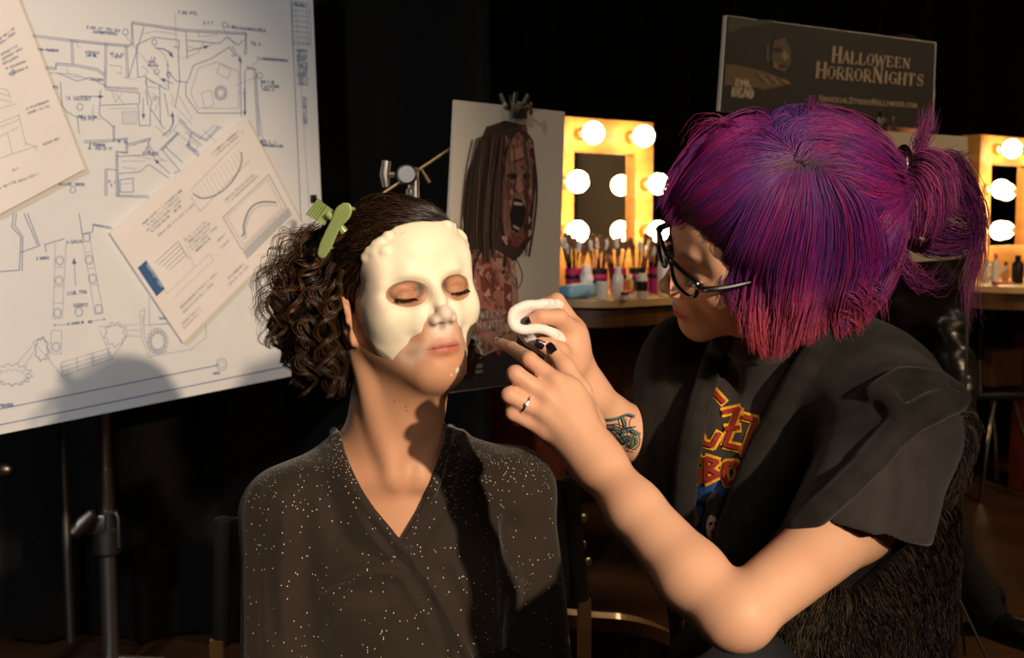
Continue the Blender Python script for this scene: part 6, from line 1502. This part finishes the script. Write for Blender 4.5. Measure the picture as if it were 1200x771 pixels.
# tall folding chair the seated person sits on
ch = empty('folding_chair', A(-.03, 1.62, 0), 'dark canvas backed folding chair carrying the seated person', 'chair')
pa, pb = W(262, 610, 1.60), W(668, 562, 1.76); pa2 = A(pa[0] - .02, pa[1], 0); ux = nrm(A(pb[0] - pa[0], pb[1] - pa[1], 0)); un = A(-ux[1], ux[0], 0)
mb = MB(); zt = .72
for q, zz, lx in ((pa, pa[2], -.012), (pb, pb[2], .03)): mb.tube([A(q[0], q[1], zz), A(q[0] + lx * .6, q[1], .585)], .0135, 16, flat=.9); mb.ball(A(q[0], q[1], zz), (.0132, .0125, .006))
N_ = 14; vs = []
for k, off in ((0, 0.0), (1, .006)):
    for i in range(N_ + 1):
        f = i / N_; b = pa * (1 - f) + pb * f; sag = .060 * math.sin(math.pi * f)
        for j in range(6): z = (pa[2] * (1 - f) + pb[2] * f) * (1 - j / 5) + .59 * j / 5; vs.append(A(b[0], b[1], 0) + un * (sag + off) + A(0, 0, z))
fs = []; M_ = 6; S_n = (N_ + 1) * M_
for i in range(N_):
    for j in range(M_ - 1):
        q = i * M_ + j; fs += [[q, q + M_, q + M_ + 1, q + 1], [S_n + q, S_n + q + 1, S_n + q + M_ + 1, S_n + q + M_]]
    for j in (0, M_ - 1): q = i * M_ + j; fs.append([q, q + M_, q + M_ + S_n, q + S_n])
mb.add(vs, fs); mb.build('canvas_back', M_canvas, ch)
for q, lx in ((pa, -.010), (pb, .022)):
    mb = MB(); mb.box(A(q[0] + lx, q[1], .50), (.020, .030, .19), None, .003); mb.build('back_post', M_oak, ch)
sc_ = (pa + pb) / 2 - un * .02; sf = sc_ - un * .42
mb = MB(); mb.box(A((sc_[0] + sf[0]) / 2, (sc_[1] + sf[1]) / 2, .425), (.46, .42, .014), np.stack([ux, un, A(0, 0, 1)], 1), .004); mb.build('seat', M_canvas, ch)
for s_ in (-1, 1):
    c0 = sc_ + ux * .235 * s_; c1 = sf + ux * .235 * s_
    for (a_, b_) in ((c0, c1), (c1, c0)): mb = MB(); mb.tube([A(a_[0], a_[1], .42), A(b_[0], b_[1], .012)], .011, 10); mb.build('leg', M_oak, ch)
# round backed wooden chair at the bottom
wc = W(742, 800, 1.95); oc = empty('wooden_chair', A(wc[0], wc[1], 0), 'round backed wooden chair whose curved top rail catches light at the bottom', 'chair')
zr = W(740, 720, 1.95)[2]; ring_o = []; ring_i = []; RR = .235; cc_ = A(W(728, 720, 2.1)[0], 2.13, zr)
th = np.linspace(math.radians(196), math.radians(318), 30); mb = MB()
vs = []; rw = .030
for t in th:
    d_ = A(math.cos(t), math.sin(t), 0); e = 1 - .10 * abs((t - th.mean()) / (th[-1] - th[0]))
    for (rr_o, zz) in ((RR - rw * .5, 0), (RR + rw * .5, 0), (RR + rw * .5, -.022), (RR - rw * .5, -.022)): vs.append(cc_ + d_ * rr_o + A(0, 0, zz - .16 * (max(0, t - math.radians(262)) ** 2)))
n_ = len(th); fs = [[i * 4 + k, i * 4 + (k + 1) % 4, (i + 1) * 4 + (k + 1) % 4, (i + 1) * 4 + k] for i in range(n_ - 1) for k in range(4)] + [[0, 1, 2, 3][::-1], [(n_ - 1) * 4 + k for k in range(4)]]
mb.add(vs, fs); mb.build('top_rail', M_oak, oc, auto=50)
mb = MB(); vs = []
for t in th:
    d_ = A(math.cos(t), math.sin(t), 0); dz = -.16 * (max(0, t - math.radians(262)) ** 2)
    for (ro, zz) in ((RR - .006, -.022 + dz), (RR + .006, -.022 + dz), (RR + .006, -.20), (RR - .006, -.20)): vs.append(cc_ + d_ * ro + A(0, 0, zz))
mb.add(vs, fs); mb.build('back_panel', M_walnut, oc)
mb = MB(); mb.lathe(cc_ + A(0, 0, -.24), [(0, 0), (.225, 0), (.235, .01), (.235, .03), (.22, .04), (0, .036)], 32); mb.build('seat', M_walnut, oc)
for a in (45, 135, 225, 315):
    mb = MB(); ca, sa = math.cos(math.radians(a)), math.sin(math.radians(a)); mb.tube([cc_ + A(.17 * ca, .17 * sa, -.235), A(cc_[0] + .21 * ca, cc_[1] + .21 * sa, .015)], [.016, .012], 12); mb.build('leg', M_walnut, oc)
# chrome legged chair under the right-hand counter
c5 = W(1163, 470, 5.12); k5 = empty('chrome_chair', A(c5[0], c5[1], 0), 'black chair with bright chrome legs below the right-hand counter', 'chair')
sz = .44
mb = MB(); mb.box(A(c5[0], c5[1], sz), (.26, .34, .035), None, .012); mb.build('seat', M_vinyl, k5)
mb = MB(); mb.box(A(c5[0] - .12, c5[1] + .0, sz + .26), (.03, .34, .22), None, .012); mb.build('backrest', M_vinyl, k5)
for (sx_, sy_) in ((-1, -1), (1, -1), (-1, 1), (1, 1)):
    mb = MB(); q = crs([A(c5[0] + .04 * sx_, c5[1] + .12 * sy_, sz - .02), A(c5[0] + .06 * sx_, c5[1] + .14 * sy_, sz - .12), A(c5[0] + .085 * sx_, c5[1] + .17 * sy_, .22), A(c5[0] + .115 * sx_, c5[1] + .2 * sy_, .012)], 14); mb.tube(q, .010, 10); mb.build('leg', M_chr, k5)
for sy_ in (-1, 1): mb = MB(); mb.tube([A(c5[0] - .11, c5[1] + .15 * sy_, sz - .01), A(c5[0] - .12, c5[1] + .15 * sy_, sz + .16)], .009, 10); mb.build('back_bracket', M_chr, k5)
pb_ = A(c5[0] + .02, c5[1], sz + .0185); mb = MB(); S = SDF(); S.box(pb_ + A(0, 0, .085), A(.085, .06, .082), .012, rotm(20), .004); S.post = lambda P, d: d - .004 * fbm(P, 45, 83, 2); V, Fq = S.mesh(.006, pb_ - A(.13, .13, .02), pb_ + A(.13, .13, .22))
tag(link('paper_bag', npmesh('paper_bag', V, Fq), col('kraft_paper', (112, 72, 40), rough=.85)), 'brown paper bag on the black chair under the right-hand counter', 'bag')
# dark equipment stand with chrome knobs seen behind the folding chair
e0 = W(676, 640, 2.75); eq = empty('equipment_stand', A(e0[0] - .012, e0[1] + .03, 0), 'dark stand with small chrome knobs just right of the folding chair', 'stand')
mb = MB(); mb.tube([A(e0[0] - .012, e0[1] + .03, .80), A(e0[0] - .012, e0[1] + .03, .01)], .012, 12); mb.build('pole', M_black, eq)
for (x, y) in ((676, 609), (675, 640), (681, 660)):
    q = W(x, y, 2.75); mb = MB(); mb.lathe(q + A(0, .028, 0), [(.004, -.0), (.004, .02), (.009, .022), (.0095, .034), (.007, .036)], 12, (.5, -.86, .1)); mb.build('knob', M_steel, eq)
for a in (90, 210, 330):
    mb = MB(); ca, sa = math.cos(math.radians(a)), math.sin(math.radians(a)); mb.tube([A(e0[0] - .012, e0[1] + .03, .22), A(e0[0] - .012 + .22 * ca, e0[1] + .03 + .22 * sa, .012)], .008, 10); mb.build('leg', M_black, eq)

# ------------------------------------------------------------------ person walking behind, in black
M_leather = mat('black_leather', srgb(24, 20, 18), .32, spec=.6, bump=(60, .3, .004)); M_trous = mat('black_trousers', srgb(17, 14, 13), .85, bump=(300, .2, .001)); M_shoe = mat('black_shoe', srgb(16, 14, 13), .35)
D3 = 3.35; pw_ = empty('person', W(1120, 740, D3), 'person in black leather jacket and black trousers walking past in the background', 'person')
def G3(px, py, dd=0.0): return W(px, py, D3 + dd)
PBd = SDF(); hd = G3(1058, 95, .05)
PBd.elli(hd + A(0, 0, .01), (.075, .095, .11), None, .02); PBd.elli(hd + A(.03, -.02, -.05), (.05, .06, .06), None, .03); PBd.cone(hd + A(0, .01, -.08), G3(1066, 175, .05), .05, .06, .03); PBd.cone(hd + A(.0, -.09, -.01), hd + A(0, -.115, -.03), .012, .014, .01)
for s_ in (-1, 1): PBd.elli(hd + A(.078 * s_, .01, -.01), (.008, .018, .03), None, .006)
PBd.elli(G3(1060, 285), (.125, .08, .25), None, .04)
hnd = G3(1130, 488, -.14); el = G3(1112, 380, .0); PBd.cone(G3(1098, 216), el, .044, .036, .02); PBd.cone(el, hnd, .038, .024, .02)
PBd.elli(hnd + A(.002, -.01, -.035), (.016, .03, .04), None, .015)
for k in range(4): PBd.path([hnd + A(.002, -.028 + .015 * k, -.062), hnd + A(-.004, -.030 + .015 * k, -.092), hnd + A(-.016, -.028 + .015 * k, -.112)], [.0078, .007, .006], .003)
PBd.path([hnd + A(-.004, -.03, -.02), hnd + A(-.016, -.045, -.045), hnd + A(-.022, -.045, -.065)], [.009, .008, .006], .006)
PBd.cone(G3(1035, 200, .1), G3(1020, 370, .1), .05, .04, .03)
V, Fq = PBd.mesh(.006, G3(1075, 300) - A(.4, .4, .7), G3(1075, 300) + A(.4, .4, .75))
link('body', npmesh('body', V, Fq, True, np.tile(srgb(176, 124, 92), (len(V), 1))), M_skin, pw_)
HH = SDF(); HH.elli(hd + A(0, .02, .03), (.085, .10, .105), None, .02); HH.cone(hd + A(0, .05, 0), hd + A(0, .06, -.08), .06, .05, .03); V, Fq = HH.mesh(.006, hd - .2, hd + .2); link('hair', npmesh('hair', V, Fq, True), M_dark, pw_)
JK = SDF(); JK.elli(G3(1062, 280), (.165, .125, .29), None, .05); JK.cone(G3(1060, 195), G3(1095, 205), .075, .07, .04); JK.cone(G3(1104, 212), el, .066, .056, .03); JK.cone(el, hnd + (el - hnd) * .12, .055, .040, .02); JK.cone(G3(1035, 210, .1), G3(1018, 370, .1), .066, .05, .03); JK.cone(G3(1060, 470), G3(1085, 470), .10, .10, .05)
JK.post = lambda P, d: d - .011 * fbm(P * A(1, 1, 1.8), 34, 91, 3)
V, Fq = JK.mesh(.007, G3(1075, 330) - A(.45, .45, .6), G3(1075, 330) + A(.45, .45, .5)); link('leather_jacket', npmesh('leather_jacket', V, Fq), M_leather, pw_)
TR = SDF(); hip = G3(1072, 500, 0); kn1 = G3(1108, 628, -.05); an1 = G3(1160, 722, .02); TR.cone(hip, kn1, .090, .060, .03); TR.cone(kn1, an1, .058, .050, .03)
kn2 = G3(1062, 620, .15); an2 = G3(1050, 728, .25); TR.cone(G3(1075, 500, .08), kn2, .095, .068, .03); TR.cone(kn2, an2, .066, .054, .03); TR.post = lambda P, d: d - .006 * fbm(P, 22, 92, 3)
V, Fq = TR.mesh(.008, G3(1100, 600) - A(.4, .5, .5), G3(1100, 600) + A(.4, .6, .45)); link('trousers', npmesh('trousers', V, Fq), M_trous, pw_)
for an, yaw in ((an1, 30), (an2, 20)):
    R = rotm(yaw); S = SDF(); b = A(an[0], an[1], 0); S.elli(b + R @ A(.0, -.10, .040), (.042, .10, .036), R, .02); S.elli(b + R @ A(0, .02, .05), (.036, .05, .048), R, .03); S.cone(b + A(0, 0, .05), b + A(0, 0, .10), .038, .042, .02); S.fn(lambda P: .012 - P[:, 2], b, .4, .003, 'i')
    V, Fq = S.mesh(.005, b - A(.2, .25, .01), b + A(.2, .2, .16)); sh_ = link('shoe', npmesh('shoe', V, Fq), M_shoe, pw_)
    S2 = SDF(); S2.box(b + R @ A(0, -.06, .008), A(.043, .135, .0075), .006, R); V, Fq = S2.mesh(.004, b - A(.2, .25, .01), b + A(.2, .2, .05)); link('sole', npmesh('sole', V, Fq), M_black, sh_)

# pale screen made up out of frame, to give the first mirror a reflection
fs_ = empty('added_screen', A(2.75, 3.75, 0), 'added pale screen out of frame, there for the bulb mirror to reflect', 'screen')
for k_, (y_, a_) in enumerate(((3.42, 78), (3.98, 100))):
    mb = MB(); mb.box((2.75 + .02 * k_, y_, .82), (.55, .025, 1.62), rotm(a_), .004); mb.build('screen_panel', mat('screen_cloth', srgb(150, 138, 120), .8), fs_)
# ------------------------------------------------------------------ green claw clip in the dark hair
M_green = mat('green_plastic', srgb(178, 198, 128), .25, trans=.45, spec=.6, coat=.3)
GC = empty('hair_clip', W(395, 262, 1.36), 'translucent green hair clip holding up the dark curly hair', 'hair clip')
S = SDF(); pts = crs([W(*p) for p in ((419, 237, 1.352), (408, 244, 1.346), (398, 255, 1.342), (390, 268, 1.344), (384, 282, 1.350), (378, 297, 1.358))], 14)
rr = [.0055, .0068, .0085, .0105, .0115, .0105, .0085, .0080, .0082, .0085, .0085, .0085, .0080, .0066]
for d_ in (-.0035, .0, .0035): S.path([p + A(.0, d_, 0) for p in pts], [r * .8 for r in rr], .003)
S.fn(lambda P: np.abs((P - W(395, 262, 1.345)) @ nrm(A(.25, 1, .1))) - .0016, W(395, 262, 1.35), .08, .0015, 'i')
V, Fq = S.mesh(.0012, W(398, 266, 1.35) - .05, W(398, 266, 1.35) + .05); link('claw_jaw', npmesh('claw_jaw', V, Fq), M_green, GC)
mb = MB(); a, b, c, d = W(372, 233, 1.352), W(391, 247, 1.350), W(380, 264, 1.356), W(358, 251, 1.356)
w = nrm(np.cross(b - a, d - a)); mb.add([a, b, c, d, a + w * .003, b + w * .003, c + w * .003, d + w * .003], [[0, 1, 2, 3], [4, 7, 6, 5], [0, 4, 5, 1], [1, 5, 6, 2], [2, 6, 7, 3], [3, 7, 4, 0]])
for k in range(5):
    f = .1 + k * .13; p = a * (1 - f) + b * f; q = d * (1 - f) + c * f; mb.tube([p - w * .0012, q - w * .0012], .0011, 6)
mb.build('grip_plate', M_green, GC)
mb = MB(); mb.tube([W(384, 250, 1.350), W(396, 262, 1.350), W(404, 272, 1.352)], .0045, 12); mb.build('spring_hinge', M_green, GC)
for k in range(4):
    p0 = pts[3 + 3 * k]; mb = MB(); mb.tube(crs([p0 + A(.0, .003, 0), p0 + A(.006, .012, .001), p0 + A(.004, .026, -.002)], 6), [.0022] * 4 + [.0016, .001], 8); mb.build('tooth', M_green, GC)
# ------------------------------------------------------------------ camera and light
cam = bpy.data.objects.new('camera', bpy.data.cameras.new('camera')); C.objects.link(cam)
cam.location = CAM; cam.rotation_euler = (math.pi / 2 - PITCH, 0, 0); cam.data.sensor_width = 36; cam.data.lens = 36 * FPX / 1200; cam.data.clip_start = .05
cam.data.dof.use_dof = True; cam.data.dof.focus_distance = 1.36; cam.data.dof.aperture_fstop = 8.5
bpy.context.scene.camera = cam
def spot(name, loc, tgt, e, colr, size, blend, soft):
    l = bpy.data.lights.new(name, 'SPOT'); o = bpy.data.objects.new(name, l); C.objects.link(o); o.location = Vector(loc)
    o.rotation_euler = (Vector(tgt) - Vector(loc)).to_track_quat('-Z', 'Y').to_euler(); l.energy = e; l.color = colr; l.spot_size = math.radians(size); l.spot_blend = blend; l.shadow_soft_size = soft; return o
def area(name, loc, tgt, e, colr, size):
    l = bpy.data.lights.new(name, 'AREA'); o = bpy.data.objects.new(name, l); C.objects.link(o); o.location = Vector(loc)
    o.rotation_euler = (Vector(tgt) - Vector(loc)).to_track_quat('-Z', 'Y').to_euler(); l.energy = e; l.color = colr; l.size = size; return o
spot('key_spotlight', (1.88, -1.84, 2.14), (-.72, 1.78, .98), 740, (1.0, .78, .56), 25.5, .6, .045)
spot('cool_spotlight', (-1.3, -1.6, 2.7), W(60, 230, 2.6), 330, (.72, .84, 1.0), 34, .7, .12)
area('room_fill', (1.0, -1.9, 2.7), (.2, 1.6, .9), 30, (1.0, .82, .68), 1.2)
spot('back_fill', (2.5, 1.9, 3.2), (1.3, 3.6, .3), 190, (1.0, .70, .42), 80, .8, .25)  # added fill with no visible source, brightens the dark right background
w = bpy.data.worlds.new('world'); bpy.context.scene.world = w; w.use_nodes = True; w.node_tree.nodes['Background'].inputs[0].default_value = (.02, .018, .016, 1); w.node_tree.nodes['Background'].inputs[1].default_value = .3
sc = bpy.context.scene; sc.view_settings.view_transform = 'Standard'; sc.view_settings.look = 'None'; sc.view_settings.exposure = .15; sc.view_settings.gamma = 1; sc.view_settings.use_curve_mapping = False
